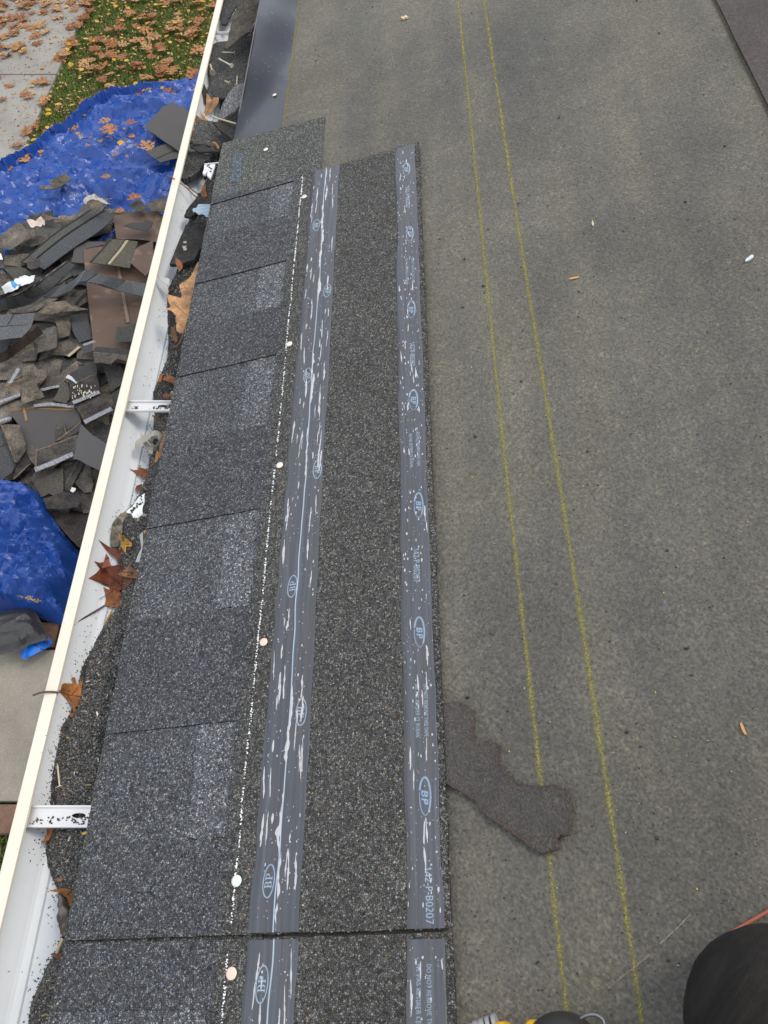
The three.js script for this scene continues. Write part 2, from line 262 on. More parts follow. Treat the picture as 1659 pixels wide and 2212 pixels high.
// ------------------------------------------------------------------ felt underlayment
const FELT_X = -0.377;
const feltH = (x, z) => 0.0011 * (fbm(x * 5, z * 4, 131, 3) - 0.5) + 0.0004 * (fbm(x * 25, z * 25, 141, 2) - 0.5);
function feltMat(c, o = {}) { return new THREE.MeshPhysicalMaterial({ sheen: 0.8, sheenRoughness: 0.42, sheenColor: new THREE.Color().setRGB(0.37, 0.36, 0.31), color: new THREE.Color().setRGB(...c), map: scaled(feltTex, 0.62), bumpMap: scaled(feltBump, 0.28), bumpScale: 0.0009, roughness: 0.86, vertexColors: true, side: THREE.DoubleSide, ...o }); }
function feltSheet(x0, x1, z0, z1, h, seed, thick) {
  const nx = Math.round((x1 - x0) / 0.012), nz = Math.round((z1 - z0) / 0.016), g = new THREE.PlaneGeometry(x1 - x0, z1 - z0, nx, nz).rotateX(-Math.PI / 2).translate((x0 + x1) / 2, 0, (z0 + z1) / 2), p = g.attributes.position, C = [], uv = g.attributes.uv;
  for (let i = 0; i < p.count; i++) {
    const x = p.getX(i), z = p.getZ(i); p.setY(i, h + feltH(x, z)); uv.setXY(i, x, z);
    const st = fbm(x * 2.2, z * 5.5, seed, 4), bl = fbm(x * 14 + 3, z * 10, seed + 9, 4), s2 = fbm(x * 22, z * 3.4, seed + 17, 3), k = 0.74 + 0.16 * (st - 0.5) + 0.22 * (bl - 0.5) + 0.2 * (s2 - 0.5), wm = 0.05 * (fbm(x * 4, z * 4, seed + 30, 3) - 0.5);
    const o = step(0.3, 0.7, 0.55 * s2 + 0.25 * fbm(x * 30, z * 9, seed + 40, 3) + 0.2 * bl), kk = k * mix(0.94, 1.06, o); C.push(kk * mix(0.965, 1.03, o) * (1 + wm), kk * mix(0.98, 1.015, o), kk * mix(1.05, 0.945, o) * (1 - wm));
  }
  g.setAttribute('color', new THREE.Float32BufferAttribute(C, 3)); g.computeVertexNormals(); return g;
}
function feltStrip(pts, w, h, seed) {                                   // a line of chalk lying on the felt, roof x and z
  const P = [], I = [], U = []; let s = 0, k = 0; const c = new THREE.CatmullRomCurve3(pts.map((p) => new THREE.Vector3(p[0], 0, p[1]))), n = Math.ceil(c.getLength() / 0.012);
  for (let i = 0; i <= n; i++) { const p = c.getPoint(i / n), t = c.getTangent(i / n), q = [-t.z, t.x], ww = w * (0.75 + 0.5 * vn(i * 0.35, 1, seed)); s = i / n * c.getLength(); for (const e of [-1, 1]) { const x = p.x + q[0] * e * ww / 2, z = p.z + q[1] * e * ww / 2; P.push(x, h + feltH(x, z), z); U.push(s, e * 0.5 + 0.5); } if (i) { k = 2 * i; I.push(k - 2, k - 1, k, k - 1, k + 1, k); } }
  const g = new THREE.BufferGeometry(); g.setAttribute('position', new THREE.Float32BufferAttribute(P, 3)); g.setAttribute('uv', new THREE.Float32BufferAttribute(U, 2)); g.setIndex(I); g.computeVertexNormals(); const nn = g.attributes.normal; if (nn.getY(0) < 0) { for (let i = 0; i < I.length; i += 3) { const a = I[i]; I[i] = I[i + 1]; I[i + 1] = a; } g.setIndex(I); g.computeVertexNormals(); } return g;
}
const chalkAlpha = tex(1024, (u, v, i, j) => { const e = 1 - Math.abs(v - 0.5) * 2, d = 0.55 * vn(u * 512, v * 9, 151, 512) + 0.45 * vn(u * 1024, v * 16, 152); return clamp((e * 1.12 + 0.01 + 0.35 * (fbm(u * 40, 0.5, 153, 3, 40) - 0.5)) * d * 1.65 - 0.38, 0, 1); }, { srgb: false, m: 32 });
chalkAlpha.repeat.set(1 / 0.9, 1); 
const chalkMat = (r, g, b) => new THREE.MeshStandardMaterial({ color: new THREE.Color().setRGB(r, g, b), alphaMap: chalkAlpha, transparent: true, roughness: 0.95, side: THREE.DoubleSide });
{
  const t = onRoofGroup('roofing_felt', 'wide grey roofing felt sheet with two yellow chalk lines, covering most of the roof', 'roofing felt', 0, 0, 0);
  part('felt_sheet', feltSheet(FELT_X, 0.45, -3.7, 0.7, 0, 161), feltMat([0.41, 0.401, 0.371]), t);
  const cm = chalkMat(0.27, 0.25, 0.065);
  part('chalk_line', feltStrip(fr('W', [[985, 0], [1020, 330], [1090, 900], [1170, 1680], [1225, 2212]]).map((p) => onRoof(p)).map(([x], i) => [-0.063 + 0.002 * Math.sin(i * 2), [-3.6, -1.3, -0.54, -0.155, 0.35][i]]), 0.0098, 0.0006, 3), cm, t, 'left yellow chalk line snapped on the felt');
  part('chalk_line', feltStrip([[-0.0155, -3.6], [-0.0165, -0.91], [-0.0135, -0.46], [-0.0125, -0.17], [-0.0145, 0.35]], 0.0105, 0.0006, 5), cm, t, 'right yellow chalk line snapped on the felt');
  part('chalk_line', feltStrip([[FELT_X + 0.004, -3.6], [FELT_X + 0.005, -2.4], [FELT_X + 0.003, -1.15]], 0.009, 0.0007, 7), chalkMat(0.2, 0.19, 0.05), t, 'faint yellow chalk along the felt edge by the metal flashing');
  part('scratch', feltStrip(fr('L', [[880, 1562], [1010, 1460], [1085, 1400]]).map((p) => onRoof(p)), 0.0022, 0.0008, 9), chalkMat(0.3, 0.26, 0.22), t);
  part('scratch', feltStrip(fr('L', [[1135, 1345], [1205, 1280], [1282, 1205]]).map((p) => onRoof(p)), 0.0022, 0.0008, 11), chalkMat(0.32, 0.31, 0.3), t);
}
{
  const t = onRoofGroup('roofing_felt', 'darker upper roofing felt sheet overlapping the wide sheet at the top right corner', 'roofing felt', 0, 0, 0);
  const g = sheet(ragged([[0.308, -3.7], [0.308, -0.4], [0.308, 0.7], [1.5, 0.7], [1.5, -3.7]], 0.03, 0.0012, 8), { st: 0.03, thick: 0.0022, f: (x, z) => 0.0046 + 0.0012 * fbm(x * 6, z * 6, 171, 3), col: (x, z) => { const k = 0.7 + 0.35 * (fbm(x * 5, z * 5, 181, 4) - 0.5); return [k * 1.06, k * 0.97, k * 0.98]; } });
  part('felt_sheet', g, feltMat([0.235, 0.225, 0.23], { bumpScale: 0.0004 }), t);
  part('chalk_line', feltStrip([[0.304, -3.6], [0.306, -2], [0.305, -0.6]], 0.004, 0.0007, 13), chalkMat(0.13, 0.11, 0.04), t);
}
// loose granules and dust strewn over the felt
{
  const N = 1700, m = new THREE.InstancedMesh(new THREE.IcosahedronGeometry(1, 0), plain(1, 1, 1, 0.8), N), o = new THREE.Object3D(), c = new THREE.Color(), r = rng(5);
  for (let k = 0; k < N; k++) { const x = rr(-0.37, 0.5, r), z = r() < 0.55 ? rr(-0.9, 0.05, r) : rr(-2.7, -0.9, r), s = r() < 0.05 ? rr(0.0011, 0.0019, r) : rr(0.0004, 0.001, r), p = roofPos(x, (x > 0.308 ? 0.0052 : 0) + feltH(x, z) + s * 0.5, z); o.position.set(...p); o.rotation.set(r() * 6, r() * 6, 0); o.scale.set(s, s * 0.7, s * 1.2); o.updateMatrix(); m.setMatrixAt(k, o.matrix); const d = r(); if (d < 0.6 || s > 0.0012) c.setRGB(0.035, 0.036, 0.042); else if (d < 0.9) c.setRGB(0.3, 0.28, 0.22); else c.setRGB(0.4, 0.34, 0.08); m.setColorAt(k, c); }
  m.name = 'loose_granules'; sh(m); tag(m, 'loose dark granules and dust strewn over the roofing felt', 'grit'); m.userData.kind = 'stuff'; scene.add(m);
}
// bits lying on the felt
function bit(name, label, category, p, len, wid, ang, mat, h = 0.0008) {
  const q = onRoof(p), o = onRoofGroup(name, label, category, q[0], h, q[1]); const n = 10, pl = []; for (let i = 0; i < n; i++) { const a = i / n * 6.283, e = 0.75 + 0.5 * hash(i, Math.round(p[0]), 3); pl.push([Math.cos(a) * len / 2 * e, Math.sin(a) * wid / 2 * e]); }
  part('chip', sheet(pl.map(([x, z]) => [x * Math.cos(ang) - z * Math.sin(ang), x * Math.sin(ang) + z * Math.cos(ang)]), { st: len / 6, thick: wid * 0.35, f: (x, z) => wid * 0.35 + wid * 0.1 * Math.sin(x * 900) }), mat, o); return o;
}
const wood = plain(0.55, 0.3, 0.13, 0.8), paleWood = plain(0.6, 0.47, 0.3, 0.8);
bit('wood_splinter', 'tiny pale upright wood splinter on the felt, right of the chalk lines', 'splinter', [1280.5, 484], 0.013, 0.0026, 1.5, paleWood);
bit('wood_splinter', 'tiny orange wood splinter lying crosswise on the felt', 'splinter', [1239, 603], 0.013, 0.0028, 0.05, wood);
bit('wood_splinter', 'orange wood splinter near the right edge of the felt, level with the torn piece', 'splinter', [1605, 1575], 0.011, 0.0022, 1.4, wood);
bit('pebble', 'tan pebble on the felt near the top of the roof', 'pebble', [875, 41], 0.011, 0.009, 0, paleWood);
bit('scrap', 'small bluish white scrap on the felt at the right edge', 'scrap', [1619, 561], 0.011, 0.005, -0.6, plain(0.55, 0.6, 0.62, 0.6));

// ------------------------------------------------------------------ metal drip edge
{
  const t = onRoofGroup('drip_edge', 'dark grey metal drip edge flashing along the bare eave at the top', 'flashing', -0.42, 0, -2.3);
  const g = new THREE.PlaneGeometry(0.094, 2.6, 12, 160).rotateX(-Math.PI / 2), p = g.attributes.position;
  for (let i = 0; i < p.count; i++) { const x = p.getX(i), z = p.getZ(i); p.setY(i, -0.0012 + 0.0046 * Math.sin(z * 15 + x * 26 + 1.2 + 1.5 * Math.sin(z * 5)) * (0.5 - x * 6) * 0.5 + 0.0009 * Math.sin(z * 31 - x * 40)); }
  g.computeVertexNormals();
  const met = new THREE.MeshPhysicalMaterial({ color: new THREE.Color().setRGB(0.022, 0.025, 0.036), roughness: 0.3, metalness: 0, specularIntensity: 1, specularColor: new THREE.Color(0.72, 0.86, 1), clearcoat: 0.55, clearcoatRoughness: 0.1, side: THREE.DoubleSide, bumpMap: scaled(feltBump, 0.6), bumpScale: 0.00004 });
  part('flange', g, met, t);
  part('drip_leg', new THREE.BoxGeometry(0.0012, 0.035, 2.6).rotateZ(0.2).translate(-0.044, -0.022, 0), met, t);
  part('rolled_edge', tube([[-0.047, -0.001, -1.3], [-0.047, -0.0015, 0], [-0.047, -0.001, 1.3]], 0.0013, 60, 6), plain(0.12, 0.11, 0.115, 0.35), t);
  const N = 240, m = new THREE.InstancedMesh(new THREE.IcosahedronGeometry(1, 0), plain(1, 1, 1, 0.7), N), o = new THREE.Object3D(), c = new THREE.Color(), r = rng(15);
  for (let k = 0; k < N; k++) { const s = rr(0.0003, 0.001, r); o.position.set(rr(-0.045, 0.042, r), 0.0016, rr(-0.2, 1.1, r)); o.scale.set(s, s * 0.4, s); o.updateMatrix(); m.setMatrixAt(k, o.matrix); r() < 0.4 ? c.setRGB(0.02, 0.02, 0.03) : c.setRGB(0.4, 0.42, 0.45); m.setColorAt(k, c); }
  m.name = 'specks'; m.userData.kind = 'stuff'; sh(m); t.add(m);
}

// ------------------------------------------------------------------ nails
const nailMat = new THREE.MeshStandardMaterial({ color: new THREE.Color().setRGB(0.78, 0.68, 0.6), metalness: 0.35, roughness: 0.42 });
const nailMats = [nailMat, new THREE.MeshStandardMaterial({ color: new THREE.Color().setRGB(0.7, 0.78, 0.68), metalness: 0.35, roughness: 0.4 }), new THREE.MeshStandardMaterial({ color: new THREE.Color().setRGB(0.8, 0.6, 0.5), metalness: 0.3, roughness: 0.42 })];
const headGeo = new THREE.LatheGeometry([[0.00001, 0.0011], [0.0028, 0.001], [0.0040, 0.0006], [0.0044, 0], [0.0012, -0.0006], [0.0012, -0.02]].map((p) => new THREE.Vector2(...p)), 24);
function roofNail(p, label, m, h = 0.0084, sx = 1) { const q = onRoof(p, h), o = onRoofGroup('roofing_nail', label, 'nail', q[0], h, q[1], 'galvanised roofing nails driven flush'); part('nail_head', headGeo, nailMats[m], o).scale.set(sx, 1, sx); return o; }
roofNail([657, 425], 'galvanised nail head on the white guide line, at the far end of the long shingle', 0);
roofNail([625, 743], 'galvanised nail head on the white guide line, second from the shingle far end', 0);
roofNail([604, 1005], 'galvanised nail head on the white guide line, level with the second gutter bracket', 0);
roofNail([569.5, 1387], 'galvanised nail head on the white guide line, level with the long gutter leaf stalk', 2);
roofNail([511, 1903], 'pale greenish nail head just above the joint between the two shingles', 1, 0.0084, 1.12);
roofNail([500, 2103], 'pinkish nail head on the near shingle, below the joint', 2, 0.0084, 1.12);
roofNail([574, 323], 'nail head in the starter strip near its far edge', 0, 0.0042, 1.0);
roofNail([593, 205], 'nail head in the dark metal drip edge', 0, 0.0012, 0.9);

// ------------------------------------------------------------------ shingles
const SX0 = -0.4815, SX1 = -0.1412, STEPX = -0.339, H0 = 0.0078;
const mainM = granuleMat(0.66, 0.665, 0.635, { vertexColors: true }), tabM = granuleMat(0.74, 0.775, 0.875, { vertexColors: true }), bandM = granuleMat(1.04, 1.08, 1.22, { vertexColors: true });
const cloud = (s) => (x, z) => { const k = 0.9 + 0.35 * (fbm(x * 18, z * 11, s, 3) - 0.5) + 0.2 * (fbm(x * 60, z * 60, s + 5, 2) - 0.5); return [k, k, k]; };
const baseCol = (x, z) => { const k = cloud(201)(x, z)[0], e = step(-0.336, -0.34, x); return [k * mix(1, 0.9, e), k * mix(1, 0.935, e), k * mix(1, 1.12, e)]; };
{
  const o = onRoofGroup('starter_shingle', 'narrow grey-green starter strip with two dark tar patches, lying under the long shingle', 'shingle', 0, 0, 0);
  part('mat', sheet(ragged([[-0.486, -1.244], [-0.298, -1.232], [-0.300, 0.6], [-0.486, 0.6]], 0.006, 0.0009, 21), { st: 0.012, thick: 0.0032, f: (x, z) => 0.0038 + 0.0004 * fbm(x * 20, z * 9, 5, 2), col: cloud(211) }), granuleMat(0.82, 0.87, 0.83, { vertexColors: true }), o);
  const tar = granuleMat(0.62, 0.78, 1.02, { roughness: 0.5, bumpScale: 0.0005 });
  for (const pts of [[[293, 292], [350, 290], [336, 468], [268, 476]], [[258, 520], [314, 514], [300, 640], [236, 650]]]) part('sealant_patch', sheet(ragged(fr('H', pts).map((p) => onRoof(p, 0.0042)), 0.004, 0.001, 33), { st: 0.006, thick: 0.0007, f: () => 0.0046 }), tar, o);
}
// clear print on the release films: the canvas runs along the shingle, its top towards the ridge
function film(len, wid, draw, seed, res = 2000) {
  const c = document.createElement('canvas'); c.width = Math.min(2048, Math.round(len * res)); c.height = Math.round(wid * res); const x = c.getContext('2d'), r = rng(seed), s = c.width / len, hS = c.height;
  x.fillStyle = '#313641'; x.fillRect(0, 0, c.width, hS);
  for (let k = 0; k < 560; k++) { const w = rr(20, 260, r), y = r() * hS, t = r(); x.globalAlpha = rr(0.08, 0.42, r); x.fillStyle = t < 0.36 ? '#433e3d' : t < 0.6 ? '#2c2f38' : '#4a4f5b'; x.beginPath(); x.ellipse(r() * c.width, y, w, rr(0.8, 3.6, r), 0, 0, 6.3); x.fill(); }
  for (let k = 0; k < 500; k++) { x.globalAlpha = rr(0.15, 0.5, r); x.fillStyle = '#b4b9c4'; x.fillRect(r() * c.width, r() * hS, rr(0.6, 2.2, r), rr(0.6, 1.6, r)); }
  x.globalAlpha = 1; draw(x, s, hS, c.width);
  const t = new THREE.CanvasTexture(c); t.colorSpace = THREE.SRGBColorSpace; return t;
}
function text(x, str, cx, cy, len, hgt, font, flip, col = '#93abc2', slant = 0) { x.save(); x.translate(cx, cy); if (flip) x.rotate(Math.PI); x.font = `${font} 100px ${font.includes('serif') && !font.includes('sans') ? 'serif' : 'sans-serif'}`; x.font = font; const w = x.measureText(str).width || 100; x.transform(1, 0, slant, 1, 0, 0); x.scale(len / w, hgt / 72); x.fillStyle = col; x.textAlign = 'center'; x.textBaseline = 'alphabetic'; x.fillText(str, 0, 36); x.restore(); }
const zOf = (px, py) => onRoof([px, py], H0)[1], xOf = (px, py) => onRoof([px, py], H0)[0];
// pale bubbles and runs in the film
function blobs(list, seed) {
  const r = rng(seed), gs = [];
  for (const [x, z, len, wid, ang] of list) {
    const n = Math.max(5, Math.min(16, Math.round(len / 0.002))), P = [0, 0, 0], I = [], top = [], bot = [], ph = r() * 9;
    const g = new THREE.BufferGeometry(), V = [], cs = Math.cos(ang), sn = Math.sin(ang);
    for (let i = 0; i <= n; i++) { const t = i / n, prof = Math.pow(Math.sin(Math.PI * clamp(t, 0.03, 0.97)), 0.45) * (0.4 + 1.0 * vn(t * Math.max(3, len * 330) + ph, 2, seed + Math.round(ph * 9))), off = (vn(t * 3 + ph, 7, seed) - 0.5) * wid * (len > 0.01 ? 0.6 : 0.2), zz = (t - 0.5) * len, w = wid * 0.5 * prof;
      for (const [q, y] of [[-1, 0], [0, 1], [1, 0]]) { const a = off + q * w; V.push(x + a * cs - zz * sn, y * Math.min(0.0006, 0.3 * w + 0.0001), z + a * sn + zz * cs); } }
    for (let i = 0; i < n; i++) for (let q = 0; q < 2; q++) { const a = 3 * i + q; I.push(a, a + 3, a + 1, a + 1, a + 3, a + 4); }
    g.setAttribute('position', new THREE.Float32BufferAttribute(V, 3)); g.setIndex(I); g.computeVertexNormals(); if (g.attributes.normal.getY(1) < 0) { for (let i = 0; i < I.length; i += 3) { const a = I[i]; I[i] = I[i + 1]; I[i + 1] = a; } g.setIndex(I); g.computeVertexNormals(); } gs.push(g);
  }
  return mergeGeometries(gs);
}
const filmBump = tex(1024, (u, v) => 0.6 * vn(u * 30, v * 14, 221, 30) + 0.4 * vn(u * 60, v * 26, 222, 60), { srgb: false, m: 128 });
const blobM = new THREE.MeshPhysicalMaterial({ color: new THREE.Color().setRGB(0.46, 0.455, 0.48), roughness: 0.3, clearcoat: 0.6, clearcoatRoughness: 0.15, side: THREE.DoubleSide });
function stripGeo(x0, x1, z0, z1, seed, hump) {
  const n = Math.ceil((z1 - z0) / 0.008), m = 14, P = [], U = [], I = [];
  for (let i = 0; i <= n; i++) for (let j = 0; j <= m; j++) { const t = i / n, z = mix(z0, z1, t), e = 0.0012, a = x0 + e * (2 * vn(z * 38, 1, seed) - 1) + 0.0022 * (vn(z * 9, 4, seed) - 0.5), b = x1 + e * 0.7 * (2 * vn(z * 30, 2, seed) - 1), x = mix(a, b, j / m); P.push(x, H0 + 0.0009 + 0.00045 * (fbm(x * 260, z * 14, seed + 3, 2) - 0.5) + hump(x) - (j === 0 || j === m ? 0.0006 : 0), z); U.push(t, j / m); if (i && j) { const q = i * (m + 1) + j; I.push(q, q - m - 1, q - 1, q - 1, q - m - 1, q - m - 2); } }
  const g = new THREE.BufferGeometry(); g.setAttribute('position', new THREE.Float32BufferAttribute(P, 3)); g.setAttribute('uv', new THREE.Float32BufferAttribute(U, 2)); g.setIndex(I); g.computeVertexNormals(); return g;
}
const bpOval = (x, cx, cy, s, flip) => { x.save(); x.strokeStyle = '#93aec6'; x.lineWidth = 0.00085 * s; x.beginPath(); x.ellipse(cx, cy, 0.0125 * s, 0.0050 * s, 0, 0, 6.2832); x.stroke(); x.restore(); text(x, 'BP', cx, cy, 0.0118 * s, 0.0066 * s, '100px serif', flip); };
const bpWing = (x, cx, cy, s) => { x.save(); x.strokeStyle = '#7c95ae'; x.beginPath(); x.lineWidth = 0.0016 * s; x.ellipse(cx, cy, 0.0152 * s, 0.0048 * s, 0, 1.9, 5.6); x.stroke(); x.lineWidth = 0.0007 * s; x.beginPath(); x.ellipse(cx, cy, 0.0152 * s, 0.0048 * s, 0, 5.6, 8.1); x.stroke(); x.restore(); text(x, 'BP', cx + 0.001 * s, cy, 0.0122 * s, 0.0058 * s, 'bold 100px sans-serif', false, '#7d97b1', -0.25); };
function shingle(label, z0, z1, teeth, seed, ovals, wings, codes, warns, sk) {
  const o = onRoofGroup('laminated_shingle', label, 'shingle', 0, 0, 0);
  part('mat', sheet(ragged([[SX0, z0 + sk[0]], [SX1, z0 - sk[0]], [SX1, z1 - sk[1]], [SX0, z1 + sk[1]], ...[...teeth].reverse().flatMap(([a, b]) => [[SX0, b], [STEPX, b - 0.001], [STEPX, a - 0.001], [SX0, a]])], 0.005, 0.0009, seed), { st: 0.0105, thick: 0.0028, rimC: [0.2, 0.19, 0.18], f: (x, z) => H0 + 0.0003 * (fbm(x * 40, z * 40, 6, 2) - 0.5), col: baseCol }), mainM, o);
  for (const [a0, b] of teeth) {                                        // the lower layer seen in the cut-outs, with its paler band
    const xa = SX0 + 0.0005, xb = STEPX + 0.004, xm = -0.3795, a = a0 - 0.004;
    {
      part('tab', sheet(ragged([[xa, a], [xm + 0.001, a], [xm + 0.001, b + 0.004], [xa, b + 0.004]], 0.006, 0.0011, seed + Math.round(a * 1000)), { st: 0.009, thick: 0.0024, f: () => H0 - 0.0017, col: cloud(231) }), tabM, o);
      part('pale_band', sheet(ragged([[xm, a], [xb, a], [xb, b - 0.002], [xm, b - 0.002]], 0.003, 0.0028, seed + 7 + Math.round(a * 1000)), { st: 0.008, thick: 0.0024, f: () => H0 - 0.00155, col: cloud(241) }), bandM, o);
    }
  }
  // white dotted guide line of painted granules
  const N = Math.round((z1 - z0) * 1250), im = new THREE.InstancedMesh(new THREE.IcosahedronGeometry(1, 0), plain(0.84, 0.86, 0.88, 0.6), N), q = new THREE.Object3D(), r = rng(seed + 3);
  for (let k = 0; k < N; k++) { const z = mix(z0 + 0.004, z1 - 0.004, r()), keep = vn(z * 260, 3, seed) > 0.34 || r() < 0.12, s = keep ? rr(0.0003, 0.00082, r) : 0.00001; q.position.set(-0.3255 + 0.0011 * (r() + r() - 1) + 0.0012 * (vn(z * 25, 1, seed) - 0.5), H0 + 0.0006, z); q.rotation.set(r() * 6, r() * 6, 0); q.scale.set(s, s * 0.6, s * 1.3); q.updateMatrix(); im.setMatrixAt(k, q.matrix); }
  im.name = 'guide_line'; im.userData.kind = 'stuff'; sh(im); o.add(im);
  // nailing film
  const len = z1 - z0, T1 = [-0.3095, -0.2655], T2 = [-0.1768, -0.1468];
  const f1 = film(len, T1[1] - T1[0], (x, s, h, w) => { x.fillStyle = '#a6bccd'; for (let k = 0; k < w; k += 3) x.fillRect(k, h * (1 - (-0.2866 - T1[0]) / 0.044) - 0.00075 * s + 1.2 * Math.sin(k * 0.01), 3, 0.0011 * s); for (const [px, py, fl] of ovals) bpOval(x, (zOf(px, py) - z0) * s, h * (1 - (xOf(px, py) - T1[0]) / 0.044), s, fl); }, seed + 11);
  const filmM = (m) => new THREE.MeshPhysicalMaterial({ map: m, roughness: 0.38, clearcoat: 0.7, clearcoatRoughness: 0.22, bumpMap: filmBump, bumpScale: 0.0006, side: THREE.DoubleSide });
  const t1 = part('nailing_film', stripGeo(T1[0], T1[1], z0 + 0.001, z1 - 0.001, seed + 21, (x) => 0.0004 * Math.exp(-(((x + 0.2866) / 0.004) ** 2))), filmM(f1), o);
  const L1 = [], rb = rng(seed + 31);
  for (let z = z0 + 0.004; z < z1 - 0.01;) { if (vn(z * 22, 5, seed) > 0.40) { const l = rr(0.012, 0.05, rb); L1.push([-0.2866 + rr(-0.0022, 0.0022, rb), Math.min(z + l / 2, z1 - l / 2 - 0.002), l, rr(0.0018, 0.0052, rb), 0.02]); z += l * 0.9; } else z += 0.02; }
  const col1 = [-0.305, -0.299, -0.2945, -0.2785, -0.274, -0.2705];
  for (let k = 0; k < 190 * len; k++) { const l = rb() < 0.5 ? rr(0.007, 0.034, rb) : rr(0.0012, 0.004, rb), z = rr(z0 + 0.018, z1 - 0.019, rb); L1.push([col1[Math.floor(rb() * 6)] + rr(-0.0014, 0.0014, rb), z, l, l > 0.006 ? rr(0.0009, 0.0019, rb) : rr(0.0008, 0.0015, rb), rr(-0.06, 0.06, rb)]); }
  for (let k = 0; k < 420 * len; k++) L1.push([rr(T1[0] + 0.003, T1[1] - 0.003, rb), rr(z0 + 0.005, z1 - 0.005, rb), rr(0.0006, 0.0014, rb), rr(0.0005, 0.001, rb), rr(-1, 1, rb)]);
  const b1 = part('film_bubbles', blobs(L1, seed + 41).translate(0, H0 + 0.00105, 0), blobM, t1); b1.userData.kind = 'stuff';
  // release tape with its print
  const f2 = film(len, T2[1] - T2[0], (x, s, h) => { const cy = (px, py) => h * (1 - (xOf(px, py) - T2[0]) / 0.03), cx = (px, py) => (zOf(px, py) - z0) * s;
    for (const [px, py] of wings) bpWing(x, cx(px, py), cy(px, py), s);
    for (const [pa, pb, pc, pd] of codes) text(x, '142-P-B0207', (cx(pa, pb) + cx(pc, pd)) / 2, (cy(pa, pb) + cy(pc, pd)) / 2, cx(pc, pd) - cx(pa, pb), 0.0062 * s, '100px sans-serif', false);
    for (const [pa, pb, pc, pd] of warns) { const m = (cx(pa, pb) + cx(pc, pd)) / 2, y = (cy(pa, pb) + cy(pc, pd)) / 2, l = cx(pc, pd) - cx(pa, pb); text(x, 'DO NOT REMOVE THIS TAPE', m, y - 0.0040 * s, l, 0.0034 * s, '100px sans-serif', false, '#8aa3bb'); text(x, 'NE PAS RETIRER CE RUBAN', m, y + 0.0040 * s, l, 0.0034 * s, '100px sans-serif', false, '#8aa3bb'); } }, seed + 51);
  const t2 = part('release_tape', stripGeo(T2[0], T2[1], z0 + 0.003, z1 - 0.001, seed + 61, () => 0.0002), filmM(f2), o);
  const L2 = [];
  for (let k = 0; k < 270 * len; k++) { const u = rb(), l = u < 0.14 ? rr(0.006, 0.02, rb) : rr(0.0012, 0.0042, rb); L2.push([rr(T2[0] + 0.002, T2[1] - 0.002, rb), rr(z0 + 0.012, z1 - 0.012, rb), l, u < 0.14 ? rr(0.0009, 0.0018, rb) : rr(0.0008, 0.0017, rb), rr(-0.1, 0.1, rb)]); }
  for (let k = 0; k < 330 * len; k++) L2.push([rr(T2[0] + 0.001, T2[1] - 0.001, rb), rr(z0 + 0.006, z1 - 0.006, rb), rr(0.0005, 0.0012, rb), rr(0.0004, 0.0009, rb), 0]);
  const b2 = part('film_bubbles', blobs(L2, seed + 71).translate(0, H0 + 0.0012, 0), blobM, t2); b2.userData.kind = 'stuff';
  // coarse granules standing proud along the cut edges
  const E = Math.round(len * 1500), em = new THREE.InstancedMesh(new THREE.IcosahedronGeometry(1, 0), plain(1, 1, 1, 0.9), E), cc = new THREE.Color();
  for (let k = 0; k < E; k++) { const u = rb(); let x, z; if (u < 0.62) { x = SX1 + rr(-0.0052, 0.0006, rb); z = rr(z0, z1, rb); } else if (u < 0.8) { x = SX0 + rr(-0.0006, 0.003, rb); z = rr(z0, z1, rb); } else { x = rr(SX0, SX1, rb); z = u < 0.9 ? z0 + rr(0, 0.002, rb) : z1 - rr(0, 0.002, rb); } const s = rr(0.0005, 0.001, rb); q.position.set(x, H0 + 0.0002, z); q.rotation.set(rb() * 6, rb() * 6, 0); q.scale.set(s, s * 0.8, s * 1.25); q.updateMatrix(); em.setMatrixAt(k, q.matrix); const g = rb() < 0.5 ? rr(0.02, 0.05, rb) : rr(0.07, 0.22, rb); cc.setRGB(g, g * 0.98, g * 0.95); em.setColorAt(k, cc); }
  em.name = 'edge_granules'; em.userData.kind = 'stuff'; sh(em); o.add(em);
  return o;
}
shingle('long dark laminated shingle with seven raised tabs, running from the joint to the far end', -1.078, -0.0478,
  [[-1.068, -0.985, 1], [-0.882, -0.79, 1], [-0.70, -0.585, 1], [-0.464, -0.345, 1], [-0.225, -0.121, 1]].map(([a, b]) => [a, b]), 401,
  [[685, 486, true], [707, 628, false], [665, 812, true], [686, 1015, false], [632, 1268, true], [651, 1540, false], [582, 1906, true]],
  [[879, 364], [884, 504], [890, 667], [894, 863], [905, 1091], [908, 1366], [919, 1722]],
  [[878, 402, 882, 448], [890, 738, 893, 790], [900, 1184, 902, 1258], [920, 1874, 934, 2000]], [[884, 556, 888, 612], [894, 935, 899, 1008], [906, 1480, 916, 1594]], [-0.006, 0.001]);
shingle('near dark laminated shingle cut off by the lower frame edge, below the joint', -0.0448, 0.62,
  [[0.004, 0.12]], 507, [[566, 2123, true]], [], [], [[912, 2072, 924, 2260]], [0.0012, 0]);

